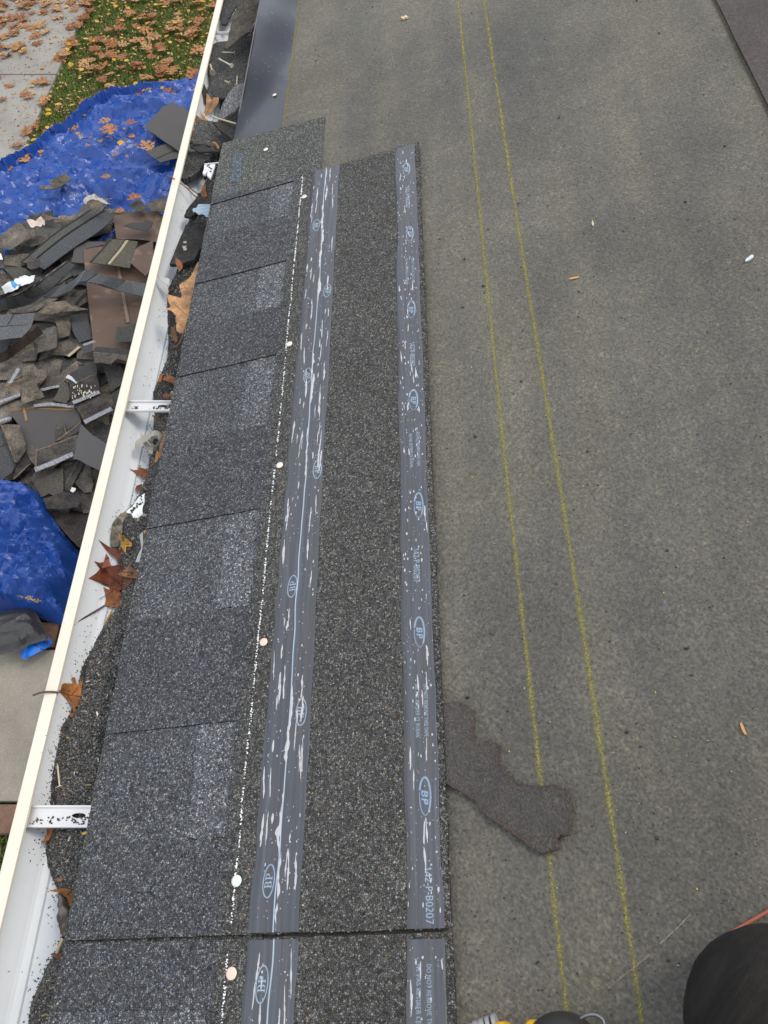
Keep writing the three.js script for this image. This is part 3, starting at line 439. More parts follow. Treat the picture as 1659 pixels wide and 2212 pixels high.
// ------------------------------------------------------------------ torn piece of old felt on the new felt
{
  const px = fr('L', [[40, 170], [80, 180], [160, 165], [185, 192], [235, 215], [230, 345], [250, 360], [320, 370], [358, 385], [345, 450], [372, 492], [430, 562], [470, 576], [560, 583], [620, 574], [690, 612], [710, 660], [712, 760], [702, 822], [672, 828], [650, 822], [636, 838], [652, 862], [650, 886], [565, 910], [530, 890], [400, 800], [270, 712], [240, 655], [190, 622], [100, 572], [40, 560]]);
  const w = px.map((p) => onRoof(p, 0.004)), c = centre(w), loc = w.map(([x, z]) => [x - c[0], z - c[1]]);
  const o = onRoofGroup('torn_felt_scrap', 'ragged torn scrap of old dark felt lying over the left chalk line', 'felt scrap', c[0], 0, c[1]);
  const poly = ragged(loc, 0.0022, 0.0008, 77);
  part('scrap', sheet(poly, { st: 0.0022, thick: 0.0026, f: (x, z) => { const d = nearest(x, z, loc)[2]; return 0.0046 + 0.0045 * step(0.016, 0, d) * step(0, 0.06, x) + 0.0008 * fbm(x * 60, z * 60, 9, 3) + 0.0012 * step(0.008, 0.004, Math.abs(x + z * 0.4 + 0.005)); }, col: (x, z) => { const k = 0.88 + 0.24 * fbm(x * 45, z * 45, 19, 4), d = step(0.006, 0, nearest(x, z, loc)[2]); return [k * mix(1, 0.95, d), k * mix(0.97, 0.8, d), k * mix(0.97, 0.74, d)]; } }),
    new THREE.MeshStandardMaterial({ color: new THREE.Color().setRGB(0.2, 0.193, 0.203), map: scaled(feltTex, 0.45), bumpMap: scaled(feltBump, 0.12), bumpScale: 0.0012, roughness: 0.92, vertexColors: true, side: THREE.DoubleSide }), o);
}

// ------------------------------------------------------------------ the oak across the lawn: source of the leaves, seen mirrored in the dark metal
{
  const t = thing('oak_tree', 'tall oak standing on the lawn beyond the pavement, half bare', 'tree', [-6.2, -0.03, -9.5]), r = rng(1201), gs = [], tips = [];
  const limb = (p, d, L, ra, lv) => { const q = p.clone().addScaledVector(d, L), m = p.clone().lerp(q, 0.5).add(new THREE.Vector3(rr(-0.1, 0.1, r), rr(-0.05, 0.1, r), rr(-0.1, 0.1, r)).multiplyScalar(L)); const g = new THREE.CylinderGeometry(ra * 0.62, ra, L, 8, 3); g.translate(0, L / 2, 0); g.applyQuaternion(new THREE.Quaternion().setFromUnitVectors(new THREE.Vector3(0, 1, 0), d)); g.translate(p.x, p.y, p.z); gs.push(g); if (lv > 3) { tips.push(q); return; } if (lv > 1) tips.push(m); const n = lv === 0 ? 5 : 3; for (let k = 0; k < n; k++) { const a = k / n * 6.28 + r() * 1.5, s = lv === 0 ? 0.7 : 0.62; limb(q, d.clone().addScaledVector(new THREE.Vector3(Math.cos(a), rr(-0.1, 0.4, r), Math.sin(a)), s).normalize(), L * rr(0.62, 0.8, r), ra * 0.6, lv + 1); } };
  limb(new THREE.Vector3(0, 0, 0), new THREE.Vector3(0, 1, 0), 2.3, 0.24, 0);
  part('trunk', mergeGeometries(gs), plain(0.09, 0.075, 0.06, 0.95), t);
  const N = 14000, lg = new THREE.PlaneGeometry(0.13, 0.09), im = new THREE.InstancedMesh(lg, plain(1, 1, 1, 0.8), N), o = new THREE.Object3D(), c = new THREE.Color();
  for (let k = 0; k < N; k++) { const p = tips[Math.floor(r() * tips.length)]; o.position.set(p.x + rr(-0.45, 0.45, r), p.y + rr(-0.4, 0.4, r), p.z + rr(-0.45, 0.45, r)); o.rotation.set(r() * 6, r() * 6, r() * 6); o.scale.setScalar(rr(0.7, 1.4, r)); o.updateMatrix(); im.setMatrixAt(k, o.matrix); r() < 0.6 ? c.setRGB(0.16, 0.07, 0.03) : c.setRGB(0.09, 0.07, 0.03); im.setColorAt(k, c); }
  im.name = 'crown'; im.userData.kind = 'stuff'; sh(im); t.add(im);
}

// ------------------------------------------------------------------ gutter
const GZ0 = -4.2, GZ1 = 0.75, LIP_Y = 2.655, FLOOR_Y = 2.578;
const gutTex = scaled(tex(1024, (u, v, i, j) => { const c = fbm(u * 5, v * 5, 301, 4, 5), s = hash(i >> 1, j >> 1, 303), cl = step(0.5, 0.75, fbm(u * 12, v * 12, 305, 3, 12)); let g = 0.96 + 0.05 * (c - 0.5); if (s > 0.9997 - 0.0035 * cl) g *= 0.35 + 0.4 * hash(i >> 1, j >> 1, 306); return [g * (0.995), g, g * 1.0]; }), 0.42);
{
  const t = thing('gutter', 'white metal rain gutter with a cream front lip running the whole length of the eave', 'gutter', [0, 0, 0]);
  const prof = (pts, th) => { const s = new THREE.Shape(); pts.forEach((p, i) => (i ? s.lineTo(...p) : s.moveTo(...p))); for (let i = pts.length - 1; i >= 0; i--) s.lineTo(pts[i][0] + th[0], pts[i][1] + th[1]); return s; };
  const ext = (s) => { const g = new THREE.ExtrudeGeometry(s, { depth: GZ1 - GZ0, bevelEnabled: false, steps: 60 }); g.translate(0, 0, GZ0); const p = g.attributes.position, uv = g.attributes.uv; for (let i = 0; i < p.count; i++) uv.setXY(i, p.getX(i) * 1 + p.getY(i), p.getZ(i)); return toCreasedNormals(g, 0.5); };
  const wm = new THREE.MeshStandardMaterial({ color: new THREE.Color().setRGB(0.74, 0.77, 0.81), map: gutTex, roughness: 0.42, side: THREE.DoubleSide });
  part('trough', ext(prof([[EAVE_X - 0.003, 2.66], [EAVE_X - 0.003, FLOOR_Y], [-0.300, 2.590], [-0.330, 2.6005], [-0.3540, 2.6075], [-0.3555, 2.6100], [-0.3630, 2.6118], [-0.3660, 2.6140], [-0.3822, 2.6400], [-0.3860, 2.6450], [-0.3870, 2.648]], [-0.0015, -0.0015])), wm, t);
  const lip = new THREE.Shape(); const r0 = 0.0015, xa = -0.3880, xb = -0.3738, yb = LIP_Y - 0.0045, yt = LIP_Y; lip.moveTo(xa, yb); lip.lineTo(xa, yt - r0); lip.quadraticCurveTo(xa, yt, xa + r0, yt); lip.lineTo(xb - r0, yt); lip.quadraticCurveTo(xb, yt, xb, yt - r0); lip.lineTo(xb, yb); lip.lineTo(xa, yb);
  part('lip', ext(lip), new THREE.MeshStandardMaterial({ color: new THREE.Color().setRGB(0.78, 0.725, 0.615), map: gutTex, roughness: 0.38 }), t);
}
// hidden hangers
const alu = new THREE.MeshStandardMaterial({ color: new THREE.Color().setRGB(0.66, 0.655, 0.655), metalness: 0.6, roughness: 0.42, side: THREE.DoubleSide });
const grit = (n, box, y, seed, s0 = 0.0005, s1 = 0.0011) => { const m = new THREE.InstancedMesh(new THREE.IcosahedronGeometry(1, 0), plain(1, 1, 1, 0.9), n), o = new THREE.Object3D(), c = new THREE.Color(), r = rng(seed); for (let k = 0; k < n; k++) { let x, z; do { x = rr(box[0], box[1], r); z = rr(box[2], box[3], r); } while (vn(x * 90, z * 90, seed) < 0.5 && r() < 0.93); const s = rr(s0, s1, r); o.position.set(x, y + s * 0.4, z); o.rotation.set(r() * 6, r() * 6, 0); o.scale.set(s, s * 0.7, s * 1.3); o.updateMatrix(); m.setMatrixAt(k, o.matrix); const g = r() < 0.75 ? rr(0.015, 0.05, r) : rr(0.08, 0.22, r); c.setRGB(g, g, g * 0.97); m.setColorAt(k, c); } m.name = 'granules'; m.userData.kind = 'stuff'; return sh(m); };
function hanger(label, f, near, far, seed, slot = true) {                 // near and far left corners on the lip side
  const Y = 2.643, a = flat(fr(f, [near])[0], Y), b = flat(fr(f, [far])[0], Y), zc = (a[1] + b[1]) / 2, w = Math.abs(a[1] - b[1]), x0 = -0.378, x1 = -0.258, L = x1 - x0;
  const t = thing('gutter_hanger', label, 'gutter bracket', [(x0 + x1) / 2, Y, zc]);
  const s = new THREE.Shape(); s.moveTo(-L / 2, -w / 2 + 0.004); s.lineTo(-L / 2 + 0.006, -w / 2); s.lineTo(L / 2, -w / 2); s.lineTo(L / 2, w / 2); s.lineTo(-L / 2 + 0.004, w / 2); s.lineTo(-L / 2, w / 2 - 0.005); s.lineTo(-L / 2, -w / 2 + 0.004);
  if (slot) { const h = new THREE.Path(); h.absellipse(-0.006, 0.001, 0.0075, 0.0028, 0, Math.PI * 2); s.holes.push(h); }
  part('strap', new THREE.ExtrudeGeometry(s, { depth: 0.0012, bevelEnabled: true, bevelSize: 0.0004, bevelThickness: 0.0003, bevelSegments: 1, curveSegments: 16 }).rotateX(-Math.PI / 2), alu, t);
  for (const e of [-1, 1]) part('rib', new THREE.BoxGeometry(L, 0.0035, 0.0022).translate(0.001, 0.0018, e * (w / 2 - 0.0011)), alu, t);
  const g = grit(90, [-L / 2 + 0.004, L / 2, 0, w / 2 - 0.003], 0.0018, seed); t.add(g);
  const g2 = grit(80, [0.0, L / 2, -w / 2 + 0.006, w / 2 - 0.003], 0.0018, seed + 1); t.add(g2);
}
hanger('aluminium gutter hanger with an oval slot, nearest in the frame', 'E', [265, 1668], [260, 1475], 311);
hanger('aluminium gutter hanger with a granule-filled slot, halfway along the gutter', 'C', [1085, 820], [1120, 728], 321);
hanger('thin shiny gutter hanger seen edge-on under the curled shingle at the top', 'G', [415, 362], [415, 345], 331, false);

const bed = (x) => (x > -0.262 ? FLOOR_Y : x > -0.3615 ? mix(FLOOR_Y, 2.6105, (-0.262 - x) / 0.0995) : mix(2.6105, 2.642, clamp((-0.3615 - x) / 0.0243)));
const onBed = (p) => { let h = 2.6; for (let i = 0; i < 8; i++) h = mix(h, bed(flat(p, h)[0]) + 0.002, 0.7); return flat(p, h); };
// wet granule sludge: a bank against the fascia, its edge measured along the white floor
const HEAP = [...fr('F', [[225, 1850], [240, 1750], [262, 1580], [340, 1400], [402, 1250], [520, 1060], [560, 900], [530, 620], [470, 480], [405, 340], [395, 220]]), ...fr('E', [[395, 1890], [440, 1440], [452, 1200], [476, 1060], [530, 770], [650, 592], [722, 250], [838, 0]]), ...fr('D', [[940, 1500], [1050, 1380], [1080, 1100], [1050, 960], [1075, 760], [1080, 640], [1200, 430], [1300, 210]]), ...fr('C', [[1330, 1200], [1370, 860], [1350, 640], [1430, 460], [1480, 330], [1490, 150]]), ...fr('Q', [[290, 1700], [275, 1340], [310, 980], [372, 860], [440, 690], [500, 560]]), ...fr('P', [[330, 2200], [480, 1820], [560, 1560], [690, 1400], [770, 1200]])].map(onBed).sort((a, b) => b[1] - a[1]);
function heapX(z) { if (z >= HEAP[0][1]) return HEAP[0][0]; for (let i = 1; i < HEAP.length; i++) if (z >= HEAP[i][1]) { const a = HEAP[i - 1], b = HEAP[i]; return mix(a[0], b[0], (z - a[1]) / (b[1] - a[1] || 1)); } return -0.345 + 0.02 * (vn(z * 6, 2, 5) - 0.5); }

function heapY(x, z, e) { const t = clamp((x - e) / (-0.262 - e)); return bed(x) - 0.002 + (0.016 * step(0, 0.16, t) + 0.040 * Math.pow(t, 0.8)) * (0.8 + 0.5 * fbm(x * 40, z * 22, 341, 3)) + 0.004 * (fbm(x * 140, z * 140, 351, 2) - 0.5) * step(0, 0.1, t); }
{
  const P = [], I = [], U = [], z1 = 0.25, z0 = -3.4, n = 700, m = 26;
  for (let i = 0; i <= n; i++) for (let j = 0; j <= m; j++) { const z = mix(z1, z0, i / n), e = heapX(z) + 0.0025 * (fbm(z * 120, 1, 361, 2) - 0.5), x = mix(e, -0.264, j / m); P.push(x, heapY(x, z, e), z); U.push(x, z); if (i && j) { const q = i * (m + 1) + j; I.push(q, q - 1, q - m - 1, q - m - 1, q - 1, q - m - 2); } }
  const g = new THREE.BufferGeometry(); g.setAttribute('position', new THREE.Float32BufferAttribute(P, 3)); g.setAttribute('uv', new THREE.Float32BufferAttribute(U, 2)); g.setIndex(I); g.computeVertexNormals();
  const t = thing('granule_sludge', 'bank of wet black granules and dirt washed into the back of the gutter', 'granule debris', [0, 0, 0]); t.userData.kind = 'stuff';
  part('bed', g, plain(0.03, 0.028, 0.026, 0.9), t);
  const N = 130000, im = new THREE.InstancedMesh(new THREE.IcosahedronGeometry(1, 0), plain(1, 1, 1, 0.7), N), o = new THREE.Object3D(), c = new THREE.Color(), r = rng(371);
  for (let k = 0; k < N; k++) {
    const z = r() < 0.72 ? rr(-0.75, 0.12, r) : rr(-2.6, -0.75, r), e = heapX(z), u = Math.pow(r(), 1.15), sp = r() < 0.008, x = sp ? e - Math.pow(r(), 2.5) * 0.014 : mix(e, -0.266, u), s = rr(0.0006, 0.00125, r) * (sp ? 0.7 : 1);
    o.position.set(x, (sp ? bed(x) + s * 0.3 : heapY(x, z, e) + s * 0.35), z); o.rotation.set(r() * 6, r() * 6, r() * 6); o.scale.set(s, s * 0.75, s * 1.3); o.updateMatrix(); im.setMatrixAt(k, o.matrix);
    const q = r(); let g = q < 0.45 ? rr(0.016, 0.05, r) : q < 0.86 ? rr(0.045, 0.13, r) : rr(0.13, 0.3, r); q > 0.975 ? c.setRGB(g * 1.2, g, g * 0.7) : c.setRGB(g * 1.03, g, g * 0.97); im.setColorAt(k, c);
  }
  im.name = 'granules'; im.userData.kind = 'stuff'; sh(im); t.add(im);
  const M = 420, cm = new THREE.InstancedMesh(new THREE.BoxGeometry(1, 1, 1), plain(1, 1, 1, 0.8), M);
  for (let k = 0; k < M; k++) { const z = rr(-1.6, 0.1, r), e = heapX(z), x = mix(e, -0.268, rr(0.1, 1, r)), l = rr(0.002, 0.008, r); o.position.set(x, heapY(x, z, e) + 0.001, z); o.rotation.set(rr(-0.3, 0.3, r), r() * 6, 0); o.scale.set(l, 0.0006, rr(0.0006, 0.0018, r)); o.updateMatrix(); cm.setMatrixAt(k, o.matrix); const q = r(); q < 0.5 ? c.setRGB(0.3, 0.2, 0.09) : q < 0.8 ? c.setRGB(0.14, 0.09, 0.05) : c.setRGB(0.5, 0.42, 0.3); cm.setColorAt(k, c); }
  cm.name = 'plant_bits'; cm.userData.kind = 'stuff'; sh(cm); t.add(cm);
}

// ------------------------------------------------------------------ leaves
const leafTex = tex(256, (u, v) => { const c = fbm(u * 6, v * 6, 401, 4, 6), f = fbm(u * 40, v * 40, 402, 3, 40), s = step(0.72, 0.82, fbm(u * 18, v * 18, 403, 3, 18)); const g = 0.8 + 0.62 * (c - 0.5) + 0.2 * (f - 0.5) - 0.3 * s; return [g, g * (0.97 - 0.1 * s), g * 0.93]; });
const leafMap = scaled(leafTex, 0.09);
const leafMat = (r, g, b, rough = 0.62) => new THREE.MeshPhysicalMaterial({ color: new THREE.Color().setRGB(r, g, b), map: leafMap, roughness: rough, side: THREE.DoubleSide, bumpMap: scaled(feltBump, 0.06), bumpScale: 0.0005 });
// outlines in unit length, stalk end at z = 0, tip at z = -1
function oakOutline(seed, lobes = 3) {
  const L = [[0.015, 0], [0.05, 0.06]], r = rng(seed);
  for (let k = 0; k < lobes; k++) {
    const z = [0.06, 0.28, 0.54, 0.7][k] + rr(-0.02, 0.02, r), w = [0.30, 0.50, 0.38, 0.3][k] * rr(0.85, 1.15, r);
    L.push([0.08, z], [w * 0.5, z + 0.05], [w * 0.74, z + 0.03], [w * 0.74, z + 0.11], [w, z + 0.21], [w * 0.72, z + 0.19], [w * 0.66, z + 0.29], [w * 0.42, z + 0.17], [0.09, z + 0.2]);
  }
  L.push([0.11, 0.96], [0.05, 0.97], [0, 1.06]);
  const out = L.map(([x, z]) => [x, -z]), b = []; for (let i = L.length - 2; i >= 0; i--) b.push([-L[i][0] * rr(0.88, 1.12, r), -L[i][1] + 0.02]); return [...out, ...b];
}
function ovalOutline() { const out = []; for (let i = 0; i < 22; i++) { const a = i / 22 * Math.PI * 2, t = (1 - Math.cos(a)) / 2, w = 0.36 * Math.sin(Math.PI * Math.pow(t, 0.8)) * (i % 2 ? 1 : 0.94); out.push([(a < Math.PI ? 1 : -1) * w, -t]); } return out; }
function leafGeo(pl, f, seed) { const s = new THREE.Shape(); pl.forEach(([x, z], i) => (i ? s.lineTo(x, -z) : s.moveTo(x, -z))); const g = new THREE.ShapeGeometry(s).rotateX(-Math.PI / 2), p = g.attributes.position, uv = g.attributes.uv; for (let i = 0; i < p.count; i++) { p.setY(i, f(p.getX(i), p.getZ(i))); uv.setXY(i, p.getX(i) + hash(seed, 1, 1), p.getZ(i) + hash(seed, 2, 1)); } g.computeVertexNormals(); return g; }
function leafGroup(name, label, cat, outline, len, mat, seed, group, curl = 0.12, stalk = 0.25) {
  const t = thing(name, label, cat, [0, 0, 0], group), pl = outline.map(([x, z]) => [x * len, (z + 0.5) * len]);
  const f = (x, z) => { const q = Math.abs(x) / len; return len * (curl * (q * q * 3 + 0.5 * (z / len) ** 2) + 0.05 * (fbm(x / len * 5 + seed, z / len * 5, seed, 2) - 0.4)) + 0.004; };
  part('blade', leafGeo(pl, f, seed), mat, t);
  if (stalk) part('stalk', tube([[0, f(0, 0.45 * len), 0.48 * len], [0.02 * len, f(0, 0.5 * len) + 0.004, (0.5 + stalk * 0.5) * len], [0.05 * len, 0.006, (0.5 + stalk) * len]], len * 0.011, 6, 4), mat, t);
  return t;
}
const oakMats = [[0.47, 0.185, 0.055], [0.55, 0.25, 0.085], [0.40, 0.14, 0.05], [0.6, 0.33, 0.13], [0.46, 0.21, 0.08], [0.64, 0.38, 0.18]].map((c) => leafMat(...c));
const yelMats = [[0.78, 0.5, 0.02], [0.72, 0.42, 0.03], [0.78, 0.56, 0.10]].map((c) => leafMat(...c));
const LG = [['oak_leaf', 'orange-brown lobed oak leaf lying on the lawn', 'oak leaves scattered on the lawn'], ['oak_leaf', 'orange-brown lobed oak leaf lying on the concrete pavement', 'oak leaves scattered on the concrete pavement'], ['small_yellow_leaf', 'small oval yellow leaf lying on the lawn', 'small yellow leaves on the lawn'], ['small_yellow_leaf', 'small oval yellow leaf lying on the concrete pavement', 'small yellow leaves on the pavement']];
const protoCache = {};
function leaf(kind, x, y, z, turn, size, matIx, tx, tz) {
  const oak = kind < 2, v = Math.floor(hash(Math.round(x * 1000), Math.round(z * 1000), 5) * (oak ? 8 : 3)), key = `${oak}${v}`, [name, label, group] = LG[kind]; let o;
  if (!protoCache[key]) { o = protoCache[key] = oak ? leafGroup(name, label, 'leaf', oakOutline(500 + v, 3), 0.125, oakMats[0], 510 + v, group, [0.05, 0.16, 0.3, -0.14, 0.1, 0.42, 0.22, -0.05][v], 0.22) : leafGroup(name, label, 'leaf', ovalOutline(), 0.055, yelMats[0], 530 + v, group, 0.2, 0.3); }
  else { o = protoCache[key].clone(); o.name = numbered(name); tag(o, label, 'leaf', group); scene.add(o); }
  const mt = oak ? oakMats[matIx % 6] : yelMats[matIx % 3]; o.children.forEach((c) => { c.material = mt; });
  o.position.set(x, y, z); o.rotation.set(tx, turn, tz); o.scale.setScalar(size); return o;
}
{
  const r = rng(611); let n = 0;
  for (let k = 0; k < 205; k++) {                                         // lawn
    let x, z; do { x = rr(-2.86, -0.95, r); z = rr(-8.4, -4.9, r); } while (x > -0.9 || (vn(x * 2.5, z * 2, 9) < 0.46 && r() < 0.75) || z > -5.9 - (x + 2.86) * 0.6 + 0.7);
    leaf(0, x, 0.02 + 0.016 * r(), z, r() * 6.28, rr(0.55, 1.2, r), Math.floor(r() * 6), rr(-0.25, 0.25, r), rr(-0.25, 0.25, r));
  }
  for (let k = 0; k < 125; k++) {                                         // pavement, thickest at both edges and far away
    let x, z; do { x = rr(-3.75, -2.8, r); z = rr(-8.4, -5.2, r); } while (r() > 0.08 + 0.95 * step(-6.9, -8.2, z) + 0.55 * step(0.30, 0, x - WALK.x0) * step(-6, -7, z) + 0.35 * step(0.16, 0, WALK.x1 - x));
    leaf(1, x, 0.016 + 0.01 * r(), z, r() * 6.28, rr(0.7, 1.2, r), Math.floor(r() * 6), rr(-0.18, 0.18, r), rr(-0.18, 0.18, r));
  }
  for (let k = 0; k < 95; k++) { const x = rr(-2.84, -0.95, r), z = rr(-8.4, -5.4, r); leaf(2, x, 0.04, z, r() * 6.28, rr(0.6, 1.15, r), Math.floor(r() * 3), rr(-0.3, 0.3, r), rr(-0.3, 0.3, r)); }
  for (let k = 0; k < 34; k++) { const x = rr(-3.7, -2.85, r), z = rr(-8.4, -6.4, r); leaf(3, x, 0.018, z, r() * 6.28, rr(0.55, 1, r), Math.floor(r() * 3), rr(-0.2, 0.2, r), rr(-0.2, 0.2, r)); }
  // crumbs of dead leaves: nobody could count them
  const N = 5200, cg = new THREE.CircleGeometry(1, 5).rotateX(-Math.PI / 2), im = new THREE.InstancedMesh(cg, plain(1, 1, 1, 0.8), N), o = new THREE.Object3D(), c = new THREE.Color();
  for (let k = 0; k < N; k++) { const x = rr(-3.75, -0.95, r), z = rr(-8.5, -4.9, r), s = rr(0.004, 0.017, r) * (x < WALK.x1 ? 0.7 : 1); o.position.set(x, 0.015 + 0.004 * r(), z); o.rotation.set(rr(-0.5, 0.5, r), r() * 6, rr(-0.5, 0.5, r)); o.scale.set(s, s, s * rr(0.3, 0.9, r)); o.updateMatrix(); im.setMatrixAt(k, o.matrix); const q = r(); q < 0.5 ? c.setRGB(0.42, 0.2, 0.09) : q < 0.8 ? c.setRGB(0.5, 0.32, 0.14) : c.setRGB(0.17, 0.07, 0.035); im.setColorAt(k, c); }
  im.name = 'leaf_litter'; sh(im); tag(im, 'crumbled brown leaf litter over the lawn and pavement', 'leaf litter'); im.userData.kind = 'stuff'; scene.add(im);
}

// ------------------------------------------------------------------ blue tarps
const crumple = (seed, a) => (x0, z0) => { const x = (0.92 * x0 - 0.39 * z0) * 0.6, z = (0.39 * x0 + 0.92 * z0) * 1.2; const wx = x + 0.05 * vn(x * 6, z * 6, seed + 90), wz = z + 0.05 * vn(x * 6 + 9, z * 6, seed + 91); return a * (0.5 * facet(wx * 3.2, wz * 3.2, seed) + 0.8 * facet(wx * 7 + 3, wz * 7, seed + 1) + 0.62 * facet(wx * 14, wz * 14 + 7, seed + 2) + 0.2 * facet(wx * 29, wz * 29, seed + 3)); };
const tarpMat = new THREE.MeshPhysicalMaterial({ color: new THREE.Color().setRGB(0.013, 0.066, 0.31), roughness: 0.33, specularIntensity: 1, ior: 1.5, sheen: 0.05, sheenRoughness: 0.5, sheenColor: new THREE.Color(0.5, 0.6, 0.95), side: THREE.DoubleSide, bumpMap: scaled(tex(512, (u, v) => 0.6 * facet(u * 26, v * 26, 3) + 0.4 * facet(u * 60, v * 60, 5), { srgb: false }), 0.8), bumpScale: 0.004 });
// crisp folds: ridges and valleys along many short lines
function folds(seed, n, box, len, wid, amp) { const r = rng(seed), F = []; for (let k = 0; k < n; k++) { const a = rr(-0.9, 0.9, r) + (r() < 0.3 ? 1.3 : 0), L = rr(...len, r), w = rr(...wid, r); F.push([rr(box[0], box[1], r), rr(box[2], box[3], r), Math.cos(a), Math.sin(a), L / 2, w, (r() < 0.6 ? 1 : -0.8) * w * rr(...amp, r)]); } return (x, z) => { let h = 0; for (const [cx, cz, c, s, L, w, A] of F) { const dx = x - cx, dz = z - cz, u = dx * c + dz * s; if (Math.abs(u) > L) continue; const v = Math.abs(-dx * s + dz * c + 0.15 * u * u / L); if (v > 4 * w) continue; h += A * Math.exp(-v / w) * (1 - (u / L) ** 2); } return h; }; }
{
  const top = fr('A', [[-330, 1230], [-100, 1130], [0, 1080], [60, 1040], [250, 920], [400, 830], [520, 725], [630, 655], [740, 620], [830, 600], [900, 560], [1040, 528], [1180, 505], [1262, 455], [1420, 400]]);
  const bot = fr('B', [[1500, 480], [1200, 620], [700, 760], [330, 860], [0, 900], [-400, 800]]);
  const out = [...top, ...bot].map((p) => flat(p, 0.03)), topW = top.map((p) => flat(p, 0.03));
  const t = thing('tarp', 'large crumpled blue tarp spread on the lawn, reaching from the grass to the shingle heap', 'tarp', [0, 0, 0]);
  const fo = folds(702, 300, [-3.3, -0.9, -6.9, -3.9], [0.18, 0.95], [0.016, 0.05], [0.5, 1.25]), c1 = crumple(701, 0.075), cr = (x, z) => fo(x, z) + c1(x, z) + 0.0, dTop = (x, z) => { let b = 9; for (let i = 1; i < topW.length; i++) { const [a, c] = topW[i - 1], dx = topW[i][0] - a, dz = topW[i][1] - c, q = clamp(((x - a) * dx + (z - c) * dz) / (dx * dx + dz * dz)); b = Math.min(b, Math.hypot(a + dx * q - x, c + dz * q - z)); } return b; };
  const f = (x, z) => { const d = dTop(x, z), roll = Math.exp(-(((d - 0.045) / 0.022) ** 2)) * (0.012 + 0.085 * step(-1.7, -2.3, x)) * (0.5 + 0.7 * vn(x * 4, z * 3, 711)), val = -0.085 * step(-1.4, -2.1, x) * Math.exp(-(((d - 0.12) / 0.045) ** 2)); return 0.015 + (cr(x, z) - 0.055 + 0.03 * fbm(x * 1.6, z * 1.6, 721, 2)) * step(0, 0.15, d) + Math.max(-0.012, roll + val) + 0.03 * Math.pow(Math.abs(Math.sin(x * 2.1 + z * 3.4 + 2 * vn(x * 2, z * 2, 6))), 9) * step(0.1, 0.3, d); };
  part('tarp_sheet', sheet(out, { st: 0.017, thick: 0, f: (x, z) => f(x, z) + 0.0035 * (hash(Math.round(x * 4000), Math.round(z * 4000), 5) - 0.5) * step(0, 0.04, dTop(x, z)), jit: 0.85, flatN: true }), tarpMat, t);
}
{
  const e = fr('D', [[-260, 200], [0, 252], [130, 252], [240, 262], [335, 322], [372, 405], [420, 500], [480, 600], [600, 730], [692, 832], [680, 1000], [640, 1130], [602, 1250], [555, 1432], [470, 1405], [370, 1372], [200, 1342], [0, 1305], [-260, 1260]]);
  const w = e.map((p, i) => flat(p, 0.2)), c = centre(w), loc = w.map(([x, z]) => [x - c[0], z - c[1]]);
  const t = thing('tarp', 'second blue tarp bunched up beside the gutter, below the shingle heap', 'tarp', [c[0], 0.2, c[1]]);
  const cr0 = crumple(731, 0.05), fo = folds(733, 170, [-0.55, 0.4, -0.5, 0.5], [0.10, 0.5], [0.010, 0.034], [0.6, 1.35]), cr = (x, z) => fo(x, z) + cr0(x * 2, z * 2) + 0.17 * facet(x * 2.6 + 5, z * 2.6, 735) - 0.05, f = (x, z) => { const d = nearest(x, z, loc)[2]; return -0.12 * step(0.13, 0, d) * step(-0.1, 0.25, z + 0.2) + cr(x, z) * step(0, 0.03, d) - 0.05 + 0.06 * Math.pow(Math.abs(Math.sin(x * 6 - z * 9 + 2.5 * vn(x * 4, z * 4, 3))), 3) * step(0, 0.12, d); };
  part('tarp_sheet', sheet(ragged(loc, 0.02, 0.006, 741), { st: 0.0125, thick: 0, f: (x, z) => f(x, z) + 0.003 * (hash(Math.round(x * 4000), Math.round(z * 4000), 5) - 0.5), jit: 0.85, flatN: true }), tarpMat, t);
  part('frayed_hem', (() => { const gs = [], r = rng(9), H = fr('S', [[380, 215], [520, 260], [680, 300], [820, 355]]).map((p) => flat(p, 0.15)); for (let k = 0; k < 70; k++) { const q = rr(0, 2.99, r), i = Math.floor(q), a = H[i], b = H[i + 1]; gs.push(new THREE.BoxGeometry(0.006, 0.003, 0.009).rotateY(r() * 3).translate(mix(a[0], b[0], q - i) - c[0] + rr(-0.006, 0.006, r), rr(-0.02, 0.0, r) , mix(a[1], b[1], q - i) - c[1] + rr(-0.008, 0.008, r))); } return mergeGeometries(gs); })(), plain(0.4, 0.3, 0.16, 0.9), t);
}
